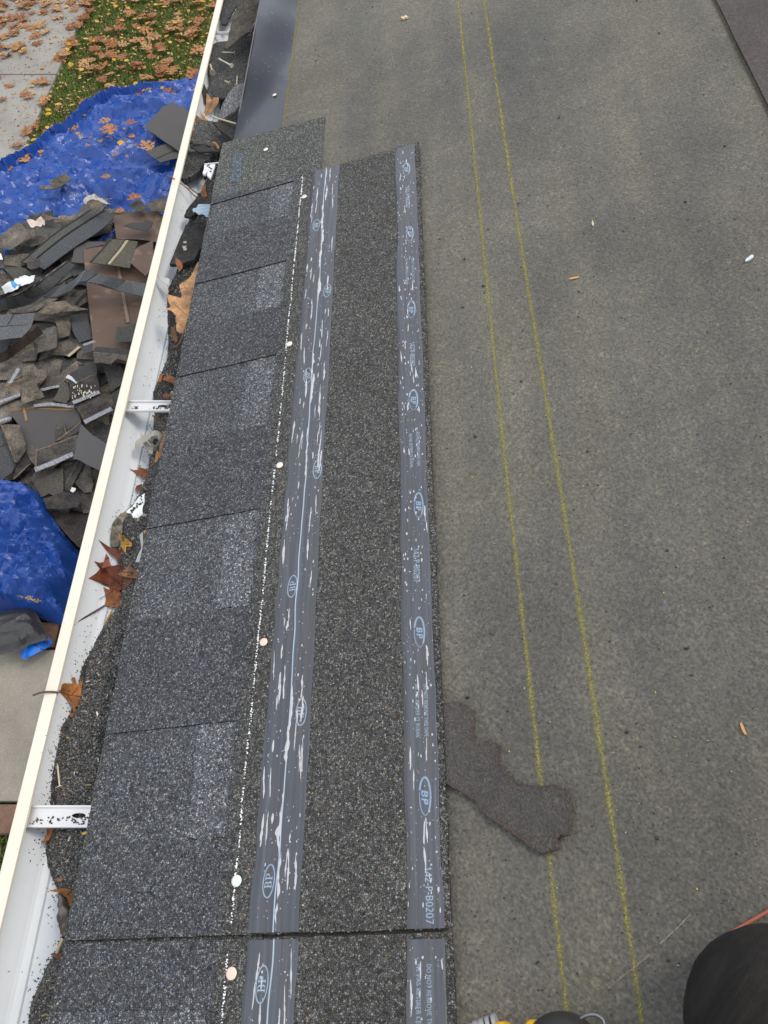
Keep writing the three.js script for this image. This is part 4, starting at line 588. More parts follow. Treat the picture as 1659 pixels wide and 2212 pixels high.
// black plastic wrap with a blue printed end
{
  const w = fr('S', [[-300, 480], [0, 455], [200, 415], [400, 392], [620, 405], [680, 480], [740, 600], [800, 720], [880, 860], [972, 1000], [850, 1012], [700, 1050], [550, 1095], [400, 1190], [200, 1240], [0, 1285], [-300, 1330]]).map((p) => flat(p, 0.13)), c = centre(w), loc = w.map(([x, z]) => [x - c[0], z - c[1]]);
  const t = thing('plastic_wrap', 'crumpled black plastic roll wrapper with a blue printed end, lying below the second tarp', 'plastic wrapper', [c[0], 0.13, c[1]]);
  const cr0 = crumple(751, 0.014), fo = folds(753, 90, [-0.4, 0.3, -0.25, 0.25], [0.06, 0.3], [0.005, 0.016], [0.4, 0.9]), cr = (x, z) => cr0(x * 2.4, z * 2.4) + fo(x, z);
  part('black_film', sheet(loc, { st: 0.012, jit: 0.8, flatN: true, thick: 0, f: (x, z) => cr(x, z) * step(0, 0.05, nearest(x, z, loc)[2]) - 0.02 * step(0.04, 0, nearest(x, z, loc)[2]) }), new THREE.MeshPhysicalMaterial({ color: new THREE.Color().setRGB(0.035, 0.034, 0.035), roughness: 0.42, clearcoat: 0.3, clearcoatRoughness: 0.4, side: THREE.DoubleSide }), t);
  const b = fr('S', [[388, 1330], [398, 1262], [470, 1180], [565, 1110], [700, 1050], [880, 1000], [992, 1008], [1022, 1075], [1000, 1130], [940, 1200], [820, 1300], [680, 1395], [620, 1420], [560, 1460], [478, 1432], [420, 1380]]).map((p) => flat(p, 0.05)), bl = b.map(([x, z]) => [x - c[0], z - c[1]]);
  let x0 = 9, x1 = -9, z0 = 9, z1 = -9; bl.forEach(([x, z]) => { x0 = Math.min(x0, x); x1 = Math.max(x1, x); z0 = Math.min(z0, z); z1 = Math.max(z1, z); });
  const cv = document.createElement('canvas'); cv.width = 512; cv.height = 384; const X = cv.getContext('2d'); X.fillStyle = '#0f74e6'; X.fillRect(0, 0, 512, 384);
  const k = (px, py) => { const q = flat(fr('S', [[px, py]])[0], 0.05); return [(q[0] - c[0] - x0) / (x1 - x0) * 512, (q[1] - c[1] - z0) / (z1 - z0) * 384]; };
  const a1 = k(560, 1090), a2 = k(870, 1265); X.strokeStyle = '#08234f'; X.lineWidth = 12; X.beginPath(); X.moveTo(...a1); X.lineTo(...a2); X.stroke();
  const mx = k(895, 1090), o1 = k(590, 1420); X.save(); X.translate(...mx); X.rotate(Math.PI + 0.32); X.fillStyle = '#0a1c48'; X.font = 'bold 92px serif'; X.textAlign = 'center'; X.textBaseline = 'middle'; X.fillText('MX', 0, 0); X.restore();
  X.save(); X.translate(...o1); X.lineWidth = 9; X.strokeStyle = '#0a2c66'; X.beginPath(); X.arc(0, 0, 30, 2.6, 8); X.stroke(); X.beginPath(); X.arc(4, 0, 12, 0, 6.3); X.stroke(); X.restore();
  const ct = new THREE.CanvasTexture(cv); ct.colorSpace = THREE.SRGBColorSpace;
  const g = sheet(bl, { st: 0.008, thick: 0.002, f: (x, z) => -0.08 + 0.05 * step(0, 1, (z - z0) / (z1 - z0)) * 0 + 0.035 * Math.sin(Math.PI * clamp((x - x0) / (x1 - x0))) }), uv = g.attributes.uv; for (let i = 0; i < uv.count; i++) uv.setXY(i, (uv.getX(i) - x0) / (x1 - x0), 1 - (uv.getY(i) - z0) / (z1 - z0));
  part('blue_end', g, new THREE.MeshPhysicalMaterial({ map: ct, roughness: 0.4, clearcoat: 0.4, side: THREE.DoubleSide }), t, 'blue printed end of the wrapper');
}

// ------------------------------------------------------------------ heap of torn-off shingles on the ground
const bk = [backMat(0.30, 0.277, 0.255), backMat(0.35, 0.325, 0.292), backMat(0.265, 0.248, 0.234), backMat(0.43, 0.382, 0.315), backMat(0.32, 0.285, 0.25), backMat(0.20, 0.192, 0.19)];
const gr = [granuleMat(0.62, 0.64, 0.70), granuleMat(0.78, 0.78, 0.76), granuleMat(0.8, 0.74, 0.63), granuleMat(0.52, 0.52, 0.54)];
const blackFelt = plain(0.075, 0.07, 0.07, 0.75, { bumpMap: fineBump, bumpScale: 0.0006 });
const blueGrey = [granuleMat(0.95, 1.02, 1.15), granuleMat(0.66, 0.72, 0.82), granuleMat(1.15, 1.22, 1.32)];
const brownMetal = new THREE.MeshPhysicalMaterial({ color: new THREE.Color().setRGB(0.2, 0.13, 0.092), map: scaled(tex(512, (u, v) => { const c = fbm(u * 4, v * 4, 801, 5, 4), s = step(0.64, 0.8, fbm(u * 14, v * 14, 803, 4, 14)); const g = 0.8 + 0.25 * (c - 0.5) + 0.25 * s; return [g, g * (1 - 0.02 * s), g]; }), 0.9), roughness: 0.42, side: THREE.DoubleSide });
const silver = plain(0.42, 0.43, 0.45, 0.5, { map: scaled(tex(256, (u, v) => { const f = fbm(u * 40, v * 40, 811, 3, 40); const g = f > 0.5 ? 0.92 : 0.5 + f * 0.6; return [g, g, g * 1.02]; }), 0.16), metalness: 0.2 });
const tanEdge = backMat(0.42, 0.33, 0.23), whitePl = plain(0.72, 0.76, 0.8, 0.4);
// the body of the heap
{
  const out = fr('T', [[-120, 100], [200, 120], [560, -120], [900, -260], [1400, -260], [1900, 0], [1900, 1200], [1700, 2000], [1300, 2900], [900, 3300], [300, 3050], [-120, 3000]]).map((p) => flat(p, 0.02));
  const g = sheet(out, { st: 0.05, thick: 0, f: (x, z) => 0.02 + 0.06 * step(0, 0.3, nearest(x, z, out)[2]) * fbm(x * 5, z * 5, 821, 4) });
  const m = solo('shingle_rubble', 'dark rubble of small shingle bits under the torn-off shingle heap', 'rubble', g, backMat(0.17, 0.155, 0.14), [0, 0, 0]); m.userData.kind = 'stuff';
  // scraps one could count, under the larger pieces
  const r = rng(831), protos = [];
  for (let v = 0; v < 9; v++) { const w = rr(0.07, 0.19, r), l = rr(0.12, 0.34, r), S = Math.max(w, l); protos.push(sheet(ragged([[-l / 2, -w / 2], [l / 2 * rr(0.7, 1, r), -w / 2], [l / 2, w / 2 * rr(0.4, 1, r)], [-l / 2 * rr(0.7, 1, r), w / 2]], 0.018, 0.0028, 840 + v), { st: S / 18, thick: 0.004, f: (x, z) => 0.04 * S * Math.sin(x / S * 3 + v) + 0.02 * S * Math.sin(z / S * 5 + v * 2), uvo: [v * 0.37, v * 0.71] })); }
  const all = [...bk, ...bk, ...gr]; let first = null;
  for (let k = 0; k < 190; k++) {
    let x, z; do { x = rr(-2.6, -0.75, r); z = rr(-4.9, -1.5, r); } while (!inside(x, z, out));
    let o; const m2 = all[Math.floor(r() * all.length)], gg = protos[Math.floor(r() * 9)];
    o = solo('shingle_scrap', 'small torn shingle scrap lying loose among the larger torn pieces of the heap', 'shingle scrap', gg, m2, [x, 0.06 + 0.04 * r(), z], 'small torn scraps within the shingle heap');
    o.rotation.set(rr(-0.08, 0.08, r), r() * 6.28, rr(-0.08, 0.08, r));
  }
}
const SH = (l, f, p, h, m, o) => piece('torn_shingle', l, 'torn shingle', f, p, h, m, o);
// a strip part along a line of photo points, on the piece
const along = (name, f, a, b, wid, mat, lift = 0.0016) => (t, c, h, fn) => { const [p, q] = fr(f, [a, b]).map((s) => flat(s, h)), dx = q[0] - p[0], dz = q[1] - p[1], L = Math.hypot(dx, dz), nx = -dz / L * wid / 2, nz = dx / L * wid / 2; part(name, sheet([[p[0] + nx - c[0], p[1] + nz - c[1]], [q[0] + nx - c[0], q[1] + nz - c[1]], [q[0] - nx - c[0], q[1] - nz - c[1]], [p[0] - nx - c[0], p[1] - nz - c[1]]], { st: Math.max(wid / 3, L / 40), thick: 0.0025, f: (x, z) => fn(x, z) + lift, uvo: [a[0] * 0.01, 0] }), mat, t); };
const both = (...fs) => (...a) => fs.forEach((q) => q(...a));
piece('felt_offcut', 'large sheet of dark grey roofing felt on the blue tarp, beside the gutter lip', 'felt offcut', 'A', [[932, 822], [1050, 690], [1128, 656], [1136, 682], [1160, 694], [1184, 688], [1210, 712], [1290, 800], [1180, 990], [1080, 925]], 0.19, blackFelt, { jag: 0.003, bend: 0.02 });
SH('grey shingle with a dark stripe, half under the felt sheet on the tarp', 'A', [[944, 985], [1110, 916], [1180, 930], [1180, 1020], [1040, 1050]], 0.165, gr[1], { jag: 0.003, parts: along('adhesive_stripe', 'A', [1010, 1028], [1180, 955], 0.018, plain(0.02, 0.02, 0.022, 0.6)) });
SH('small tan shingle scrap lying alone in the middle of the blue tarp', 'B', [[300, 205], [398, 192], [385, 160], [510, 108], [557, 150], [450, 206], [312, 228]], 0.17, bk[3], { bend: 0.08 });
SH('thin brown shingle scrap at the lower edge of the tarp', 'B', [[325, 408], [400, 440], [482, 460], [325, 472]], 0.17, bk[4]);
SH('brown curved shingle scrap on the tarp edge at the left frame edge', 'B', [[-30, 610], [80, 540], [152, 488], [255, 588], [160, 655], [75, 690], [-30, 665]], 0.2, bk[1], { bend: 0.1 });
SH('brown scrap beside the tarp, next to the pinkish wrapper', 'B', [[188, 640], [260, 596], [376, 575], [372, 640], [245, 672]], 0.14, bk[0]);
SH('brown squares of torn shingle above the long striped shingle', 'B', [[258, 580], [400, 500], [560, 460], [650, 470], [480, 600], [380, 640]], 0.1, bk[4]);
SH('brown shingle at the left, under the tail of the long striped shingle', 'B', [[30, 815], [40, 740], [200, 728], [300, 770], [150, 832]], 0.13, bk[1]);
{
  const hh = 0.2, A = edge('B', [[160, 795, hh - 0.05], [420, 575, hh - 0.02], [620, 440, hh], [695, 388, hh]]), M1 = edge('B', [[252, 805, hh - 0.05], [520, 595, hh - 0.02], [735, 455, hh], [838, 392, hh]]), B = edge('B', [[345, 850, hh - 0.06], [560, 690, hh - 0.03], [780, 545, hh - 0.01], [888, 445, hh - 0.01]]);
  const t = thing('torn_shingle', 'long blue-grey laminated shingle with black dashed stripes, running diagonally to the tarp', 'torn shingle', A[1]), s = (E) => shift(E, A[1]);
  part('headlap', loftGeo(s(A), s(M1), 0.004), granuleMat(0.72, 0.76, 0.74), t); part('exposed_half', loftGeo(s(lerpE(M1, M1, 0)).map((p) => [p[0], p[1] + 0.004, p[2]]), s(B), 0.006), blueGrey[1], t);
  part('adhesive_stripe', loftGeo(s(lerpE(A, M1, 0.01)).map((p) => [p[0], p[1] + 0.003, p[2]]), s(lerpE(A, M1, 0.12)).map((p) => [p[0], p[1] + 0.003, p[2]]), 0.002), plain(0.015, 0.015, 0.016, 0.6), t);
  for (const q of [0.84, 0.95]) part('adhesive_stripe', loftGeo(s(lerpE(A, M1, q - 0.05)).map((p) => [p[0], p[1] + 0.004, p[2]]), s(lerpE(A, M1, q)).map((p) => [p[0], p[1] + 0.005, p[2]]), 0.002), plain(0.015, 0.015, 0.016, 0.6), t);
}
piece('felt_offcut', 'dark square of felt beside the brown metal, under the long striped shingle', 'felt offcut', 'B', [[553, 790], [590, 630], [700, 634], [790, 632], [832, 655], [660, 690], [655, 802]], 0.16, blackFelt, { jag: 0.004 });
SH('dark grey hexagonal scrap at the tail of the long striped shingle', 'T', [[300, 300], [305, 200], [350, 178], [365, 200], [440, 210], [456, 250], [420, 308], [342, 326]], 0.23, bk[5]);
piece('metal_sheet', 'long brown metal fascia sheet running along the gutter, over the shingle heap', 'metal sheet', 'T', [[925, 98], [1100, 82], [1300, 90], [1700, 120], [1700, 500], [1560, 900], [1520, 1180], [1480, 1390], [1310, 1365], [1050, 1370], [1010, 900], [965, 500]], 0.17, brownMetal, { jag: 0.001, bend: 0.015, thick: 0.002, st: 0.03, parts: both(along('folded_rib', 'T', [1318, 300], [1428, 930], 0.02, plain(0.22, 0.15, 0.11, 0.5), 0.007), along('folded_rib', 'T', [1295, 300], [1400, 930], 0.012, plain(0.11, 0.075, 0.055, 0.5), 0.004)) });
piece('metal_sheet', 'brown metal sheet corner under the small dark felt scrap, near the tarp', 'metal sheet', 'B', [[880, 440], [1010, 405], [1080, 392], [1230, 395], [1320, 480], [1320, 660], [1100, 622], [905, 612]], 0.15, brownMetal, { jag: 0.001, bend: 0.02, thick: 0.002 });
piece('metal_sheet', 'pointed brown metal piece beside the gutter lip, right of the striped tan shingle', 'metal sheet', 'T', [[1402, 182], [1560, 60], [1700, 0], [1700, 300], [1618, 402], [1540, 335], [1468, 272]], 0.24, brownMetal, { jag: 0.001, bend: 0.02, thick: 0.002 });
SH('black felt scrap with a turned corner on the brown metal', 'B', [[955, 510], [1015, 488], [1110, 494], [1130, 465], [1190, 480], [1180, 512], [1140, 552], [1060, 540]], 0.22, plain(0.055, 0.052, 0.05, 0.8));
SH('tan scrap by the tarp edge next to an orange leaf', 'B', [[998, 360], [1080, 300], [1150, 372], [1080, 402]], 0.2, gr[2]);
SH('grey scrap by the gutter lip at the tarp edge', 'B', [[1142, 345], [1200, 318], [1330, 280], [1330, 400], [1180, 396]], 0.19, bk[4]);
SH('tan and grey striped shingle piece lying on the brown metal', 'B', [[690, 795], [770, 705], [856, 615], [960, 620], [1070, 632], [1008, 838], [850, 815]], 0.24, granuleMat(0.95, 0.88, 0.70), { jag: 0.004, bend: 0.02, parts: both(along('adhesive_stripe', 'B', [705, 795], [862, 618], 0.014, plain(0.02, 0.02, 0.02, 0.7)), along('adhesive_stripe', 'B', [828, 808], [978, 622], 0.012, plain(0.02, 0.02, 0.02, 0.7)), along('tan_stripe', 'B', [845, 808], [990, 625], 0.02, plain(0.42, 0.36, 0.24, 0.9))) });
// two long curved strips
function curvedStrip(label, A, B, n, mats, dark) {
  const o = A[1], t = thing('shingle_strip', label, 'shingle strip', o), a = shift(A, o), b = shift(B, o);
  const ca = new THREE.CatmullRomCurve3(a.map((p) => new THREE.Vector3(...p))), cb = new THREE.CatmullRomCurve3(b.map((p) => new THREE.Vector3(...p)));
  const sub = (c, u, v) => Array.from({ length: 6 }, (_, i) => { const p = c.getPoint(mix(u, v, i / 5)); return [p.x, p.y, p.z]; });
  for (let k = 0; k < n; k++) { const u = k / n, v = (k + 1) / n - (k < n - 1 ? 0.006 : 0), l = k % 2 ? 0.003 : 0; part('tab', loftGeo(sub(ca, u, v).map((p) => [p[0], p[1] + l, p[2]]), sub(cb, u, v).map((p) => [p[0], p[1] + l, p[2]]), 0.006, 10), mats[k % mats.length], t); }
  part('backing', loftGeo(sub(ca, 0, 1).map((p) => [p[0], p[1] - 0.005, p[2]]), sub(cb, 0, 1).map((p) => [p[0], p[1] - 0.005, p[2]]), 0.004, 30), plain(0.09, 0.095, 0.1, 0.9), t);
  if (dark) { part('adhesive_stripe', loftGeo(sub(ca, 0, 1).map((p) => [p[0], p[1] + 0.006, p[2]]), lerpE(sub(ca, 0, 1), sub(cb, 0, 1), 0.2).map((p) => [p[0], p[1] + 0.006, p[2]]), 0.002, 40), plain(0.012, 0.012, 0.013, 0.55), t);
    for (let k = 0; k < 11; k++) { const u = k / 11 + 0.03, v = u + 0.035; part('pale_dash', loftGeo(lerpE(sub(ca, u, v), sub(cb, u, v), 0.06).map((p) => [p[0], p[1] + 0.008, p[2]]), lerpE(sub(ca, u, v), sub(cb, u, v), 0.13).map((p) => [p[0], p[1] + 0.008, p[2]]), 0.001, 4), plain(0.16, 0.16, 0.17, 0.6), t); } }
}
curvedStrip('blue-grey tabbed shingle strip humped up over the edge of the brown metal sheet', edge('T', [[620, 525, .14], [760, 480, .17], [880, 398, .27], [958, 336, .37], [1090, 375, .36], [1250, 415, .32], [1400, 446, .28], [1640, 492, .25]]), edge('T', [[470, 630, .13], [640, 622, .14], [760, 575, .2], [868, 478, .31], [965, 462, .36], [1110, 492, .34], [1290, 555, .29], [1620, 630, .24]]), 7, [blueGrey[0], blueGrey[1], blueGrey[2], blueGrey[1]], false);
curvedStrip('dark shingle strip with a black dashed edge, curling round the white wrapper', edge('T', [[-90, 650, .24], [0, 655, .25], [150, 632, .26], [300, 565, .26], [430, 462, .25], [560, 365, .24], [742, 236, .24]]), edge('T', [[-90, 775, .16], [0, 772, .16], [200, 745, .16], [400, 660, .17], [580, 530, .19], [710, 405, .2], [838, 280, .22]]), 5, [granuleMat(0.55, 0.6, 0.64), granuleMat(0.66, 0.7, 0.74)], true);
piece('white_wrapper', 'crumpled white plastic wrapper with blue print, tucked behind the curled strip', 'wrapper', 'T', [[58, 600], [130, 560], [200, 540], [212, 490], [240, 468], [340, 460], [432, 450], [420, 480], [330, 560], [230, 612], [80, 642]], 0.29, whitePl, { f: (x, z) => crumple(901, 0.05)(x * 2.2, z * 2.2), thick: 0.001, st: 0.008, parts: (t, c, h) => { const P = fr('T', [[170, 560], [205, 555], [240, 575], [270, 560], [268, 590], [225, 585], [205, 612], [180, 600]]).map((p) => flat(p, h)); part('blue_print', sheet(P.map(([x, z]) => [x - c[0], z - c[1]]), { st: 0.006, thick: 0, f: (x, z) => crumple(901, 0.05)(x * 2.2, z * 2.2) + 0.002 }), plain(0.02, 0.28, 0.62, 0.45), t); } });
piece('paper_scrap', 'pinkish white paper wrapper on the tarp edge, beside the brown scraps', 'paper scrap', 'B', [[228, 520], [300, 530], [345, 500], [372, 520], [340, 570], [262, 572]], 0.2, plain(0.62, 0.53, 0.48, 0.6), { f: (x, z) => crumple(911, 0.05)(x * 3, z * 3), thick: 0.001 });
piece('plastic_scrap', 'clear grey plastic scrap at the upper end of the long striped shingle', 'plastic scrap', 'B', [[665, 375], [720, 335], [800, 345], [880, 390], [780, 375], [690, 395]], 0.26, plain(0.4, 0.4, 0.38, 0.3), { f: (x, z) => crumple(921, 0.05)(x * 3, z * 3), thick: 0.001 });
piece('paper_scrap', 'white paper scrap at the left frame edge, below the tarp', 'paper scrap', 'T', [[-40, 140], [10, 150], [32, 215], [-40, 222]], 0.2, whitePl);
SH('brown shingle with dusty tan edges, left of the dark hexagonal scrap', 'T', [[45, 320], [100, 300], [230, 300], [300, 330], [360, 385], [220, 462], [150, 430]], 0.14, granuleMat(0.6, 0.58, 0.52));
SH('large brown shingle back at the left frame edge, above the white wrapper', 'T', [[-60, 330], [40, 340], [200, 470], [215, 500], [60, 600], [-60, 630]], 0.12, bk[1]);
SH('blue-grey double-layer shingle with a ragged right edge, at the left frame edge', 'T', [[-80, 850], [0, 835], [140, 828], [395, 800], [370, 870], [335, 975], [280, 1040], [242, 1082], [0, 1108], [-80, 1115]], 0.2, blueGrey[0], { jag: 0.006, bend: 0.03, parts: both(along('tab_edge', 'T', [85, 945], [155, 830], 0.006, plain(0.03, 0.03, 0.035, 0.9)), along('tab_edge', 'T', [-60, 970], [300, 935], 0.006, plain(0.05, 0.05, 0.06, 0.9))) });
SH('lifted tan shingle with a torn lower edge, under the humped strip', 'T', [[410, 800], [500, 735], [575, 690], [730, 668], [800, 745], [985, 768], [860, 795], [720, 805], [572, 830]], 0.2, bk[3], { bend: 0.07 });
SH('dark shingle with a black stripe, just below the humped strip', 'T', [[740, 660], [830, 580], [955, 545], [980, 680], [870, 745], [800, 755]], 0.15, bk[2], { parts: along('adhesive_stripe', 'T', [840, 725], [960, 590], 0.025, plain(0.015, 0.015, 0.016, 0.7)) });
SH('brown shingle with dusty stripes under the curled strip', 'T', [[90, 800], [250, 740], [420, 690], [600, 640], [640, 660], [400, 790], [230, 812]], 0.12, bk[1]);
{
  const A = edge('V', [[-60, 120, .2], [60, 70, .22], [200, -30, .24], [400, -170, .25], [480, -240, .25]]), B = edge('V', [[-60, 200, .16], [70, 180, .18], [250, 50, .2], [440, -90, .22], [560, -180, .22]]);
  const t = thing('rolled_shingle', 'long narrow rolled-up brown shingle strip pointing to the left frame edge', 'rolled shingle', A[1]), mid = lerpE(A, B, 0.5).map((p) => [p[0], p[1] + 0.035, p[2]]);
  part('upper_fold', loftGeo(shift(A, A[1]), shift(mid, A[1]), 0.004), bk[4], t); part('lower_fold', loftGeo(shift(mid, A[1]), shift(B, A[1]), 0.004), backMat(0.14, 0.1, 0.085), t);
}
SH('dark brown rectangular shingle back, right of the rolled strip', 'T', [[420, 1062], [520, 980], [602, 958], [640, 985], [632, 1100], [628, 1185], [560, 1210], [420, 1250]], 0.19, bk[2]);
SH('tan dusty shingle beside the brown rectangular piece', 'T', [[600, 860], [760, 825], [790, 960], [770, 1060], [650, 1090], [640, 985]], 0.14, bk[3]);
SH('blue-grey granule piece under the brown metal sheet edge', 'T', [[780, 830], [960, 815], [1010, 960], [1020, 1100], [880, 1140], [800, 1000]], 0.13, gr[0]);
SH('grey shingle with a silver strip touching the brown metal sheet', 'V', [[1040, 0], [1230, -110], [1230, 50], [1100, 90]], 0.17, gr[0], { parts: along('silver_strip', 'V', [1080, -20], [1230, -75], 0.02, silver) });
SH('dark brown triangular shingle back below the tan dusty shingle', 'V', [[500, 165], [700, -30], [880, -100], [1000, -10], [900, 120], [715, 105]], 0.12, bk[0], { parts: along('tan_edge', 'V', [885, 130], [1030, 0], 0.02, plain(0.45, 0.39, 0.26, 0.9)) });
SH('grey granular triangle wedged under the torn tan scrap', 'V', [[710, 110], [810, 140], [1080, 230], [900, 330], [720, 350]], 0.09, gr[3]);
SH('broad brown shingle back at the left, behind the torn tan scrap', 'V', [[-60, 260], [160, 118], [450, 90], [470, 160], [400, 330], [200, 420], [-60, 420]], 0.10, bk[1]);
SH('tan dusty scrap with a round bite out of its right side', 'V', [[285, 460], [290, 380], [300, 270], [370, 235], [440, 225], [480, 285], [560, 300], [610, 272], [600, 400], [585, 420], [510, 455], [482, 480], [482, 505], [510, 560], [555, 592], [575, 642], [400, 705], [278, 757]], 0.21, bk[3], { jag: 0.006 });
SH('brown shingle with a silver strip, left of the bitten tan scrap', 'V', [[-60, 560], [0, 540], [100, 480], [200, 458], [285, 450], [280, 520], [270, 650], [0, 752], [-60, 770]], 0.16, bk[1], { jag: 0.003, bend: 0.04, parts: both(along('silver_strip', 'V', [-40, 722], [268, 625], 0.022, silver), along('tan_edge', 'V', [-40, 560], [285, 455], 0.008, tanEdge)) });
SH('brown shingle with a silver strip, right of the bitten tan scrap', 'V', [[500, 530], [600, 400], [760, 350], [930, 330], [860, 420], [770, 505], [530, 585]], 0.17, bk[4], { jag: 0.003, parts: both(along('silver_strip', 'V', [525, 562], [768, 505], 0.02, silver), along('tan_edge', 'V', [610, 388], [925, 330], 0.007, tanEdge)) });
SH('grey shingle with a tan dusty corner, by the end of the brown metal sheet', 'V', [[930, 330], [1080, 245], [1220, 180], [1260, 300], [1250, 370], [1000, 470], [905, 510], [880, 420]], 0.15, gr[3], { parts: along('tan_edge', 'V', [905, 510], [1200, 365], 0.008, tanEdge) });
SH('dark granular wedge between the two silver-striped shingles', 'V', [[690, 700], [760, 560], [800, 445], [880, 470], [915, 640], [860, 730]], 0.19, gr[2]);
SH('lower-left brown shingle with a silver strip, above the sheet of black felt', 'V', [[-60, 800], [0, 790], [150, 700], [420, 690], [440, 765], [160, 880], [150, 955], [0, 1012], [-60, 1030]], 0.14, bk[1], { jag: 0.003, parts: along('silver_strip', 'V', [-40, 970], [150, 918], 0.024, silver) });
SH('bowed silver-edged shingle behind the sheet of black felt', 'V', [[430, 775], [500, 735], [640, 690], [780, 690], [960, 765], [985, 790], [640, 780]], 0.18, bk[4], { jag: 0.002, parts: both(along('silver_strip', 'V', [440, 770], [660, 742], 0.022, silver), along('silver_strip', 'V', [650, 742], [960, 775], 0.022, silver)) });
SH('dark shingle flecked with white and edged in silver, above the matching lower one', 'V', [[900, 518], [1000, 470], [1250, 365], [1285, 585], [1100, 690], [950, 750], [870, 762], [930, 700]], 0.22, backMat(0.15, 0.145, 0.145), { jag: 0.002, bend: 0.02, parts: (t, c, h, fn) => { along('silver_strip', 'V', [948, 730], [1288, 585], 0.026, silver)(t, c, h, fn); const r = rng(77), gs = []; for (let k = 0; k < 46; k++) { const q = flat(fr('V', [[rr(940, 1240, r), rr(500, 680, r)]])[0], h), x = q[0] - c[0], z = q[1] - c[1]; gs.push(new THREE.BoxGeometry(rr(0.003, 0.006, r), 0.0015, rr(0.004, 0.02, r)).rotateY(0.35).translate(x, fn(x, z) + 0.001, z)); } part('white_flecks', mergeGeometries(gs), plain(0.6, 0.54, 0.44, 0.9), t).userData.kind = 'stuff'; } });
SH('dark shingle edged in silver, below the white-flecked one and nearest the gutter', 'V', [[968, 765], [1100, 700], [1300, 612], [1420, 620], [1480, 720], [1452, 800], [1280, 920], [1110, 1006], [1040, 880]], 0.2, backMat(0.2, 0.185, 0.17), { jag: 0.002, bend: 0.02, parts: along('silver_strip', 'V', [1092, 978], [1450, 802], 0.03, silver) });
piece('felt_offcut', 'big black felt sheet with a rusty upper edge, low in the heap', 'felt offcut', 'V', [[108, 838], [260, 800], [430, 775], [640, 782], [985, 816], [1020, 850], [1055, 965], [900, 1060], [760, 1200], [620, 1330], [360, 1330], [310, 1200], [240, 1010]], 0.17, blackFelt, { jag: 0.004, bend: 0.03, parts: both(along('rusty_edge', 'V', [112, 835], [420, 785], 0.016, plain(0.2, 0.1, 0.04, 0.9)), along('rusty_edge', 'V', [400, 785], [970, 815], 0.016, plain(0.24, 0.13, 0.05, 0.9)), along('rusty_streak', 'V', [305, 790], [345, 960], 0.012, plain(0.3, 0.18, 0.08, 0.9))) });
piece('plastic_scrap', 'pale grey plastic tag lying between the silver-striped shingles', 'plastic scrap', 'V', [[850, 400], [880, 362], [930, 385], [1000, 470], [985, 475], [930, 435]], 0.24, plain(0.55, 0.57, 0.62, 0.5));
piece('plastic_scrap', 'narrow silver strip standing up at the left of the bitten tan scrap', 'plastic scrap', 'V', [[225, 270], [265, 295], [150, 470], [100, 478]], 0.2, silver, { jag: 0.002 });
SH('brown textured shingle in the lower left, between black felt and granule piece', 'X', [[10, 125], [130, 110], [250, 112], [300, 260], [346, 420], [300, 500], [215, 612], [150, 480]], 0.21, bk[4], { parts: along('tan_edge', 'X', [20, 130], [205, 600], 0.008, tanEdge) });
SH('blue-grey granule piece at the left frame edge, above the second tarp', 'X', [[-60, 140], [0, 160], [60, 240], [150, 460], [205, 640], [150, 740], [0, 828], [-60, 840]], 0.17, gr[0], { parts: along('tab_edge', 'X', [-20, 425], [80, 370], 0.006, plain(0.02, 0.02, 0.022, 0.9)) });
SH('dark pointed scrap with a tan edge, above the second tarp', 'X', [[165, 820], [190, 690], [330, 480], [400, 600], [300, 720]], 0.18, backMat(0.15, 0.145, 0.145), { parts: along('tan_edge', 'X', [170, 820], [405, 605], 0.008, tanEdge) });
SH('scalloped dark scrap with a pale rim under the black felt', 'X', [[335, 460], [375, 385], [430, 378], [520, 425], [470, 470], [460, 640], [400, 590]], 0.19, bk[2]);
SH('flat grey shingle strip with tan top and silver bottom edge, pointing to the folded felt', 'X', [[470, 455], [620, 400], [800, 325], [1002, 252], [985, 380], [950, 510], [700, 640], [455, 742]], 0.23, backMat(0.2, 0.195, 0.185), { jag: 0.002, bend: 0.02, parts: both(along('silver_strip', 'X', [455, 700], [948, 492], 0.03, silver), along('tan_edge', 'X', [475, 452], [1000, 255], 0.010, tanEdge), along('tan_edge', 'X', [476, 460], [460, 670], 0.008, tanEdge)) });
piece('felt_offcut', 'folded dark felt with a pointed top, beside the gutter lip above the second tarp', 'felt offcut', 'X', [[1002, 260], [1050, 100], [1200, 250], [1420, 400], [1420, 800], [1280, 700], [1150, 640], [1090, 608], [1010, 560], [950, 555]], 0.26, plain(0.095, 0.09, 0.092, 0.75, { bumpMap: fineBump, bumpScale: 0.0006 }), { jag: 0.003, bend: 0.06 });
SH('dark brown scrap with a pale slit, on top of the black felt', 'X', [[718, 112], [850, 90], [868, 200], [780, 290], [740, 300]], 0.21, bk[0], { parts: along('tan_edge', 'X', [825, 95], [855, 220], 0.007, tanEdge) });
SH('grey scrap with a rusty edge beside the folded felt', 'X', [[722, 335], [860, 210], [1050, 75], [1040, 180], [900, 270]], 0.22, gr[3], { parts: along('rusty_edge', 'X', [740, 318], [1045, 80], 0.008, tanEdge) });
SH('granular brown shingle square above the second tarp', 'X', [[400, 800], [460, 722], [640, 690], [820, 672], [822, 960], [808, 1022], [700, 1042], [640, 1000], [530, 1050], [488, 950]], 0.17, gr[2], { jag: 0.006 });
SH('dark shingle plank with a groove, right of the granular square', 'X', [[830, 962], [822, 700], [1010, 570], [1095, 612], [1000, 780], [905, 962]], 0.15, bk[5], { parts: both(along('tan_edge', 'X', [845, 900], [1020, 575], 0.005, tanEdge)) });
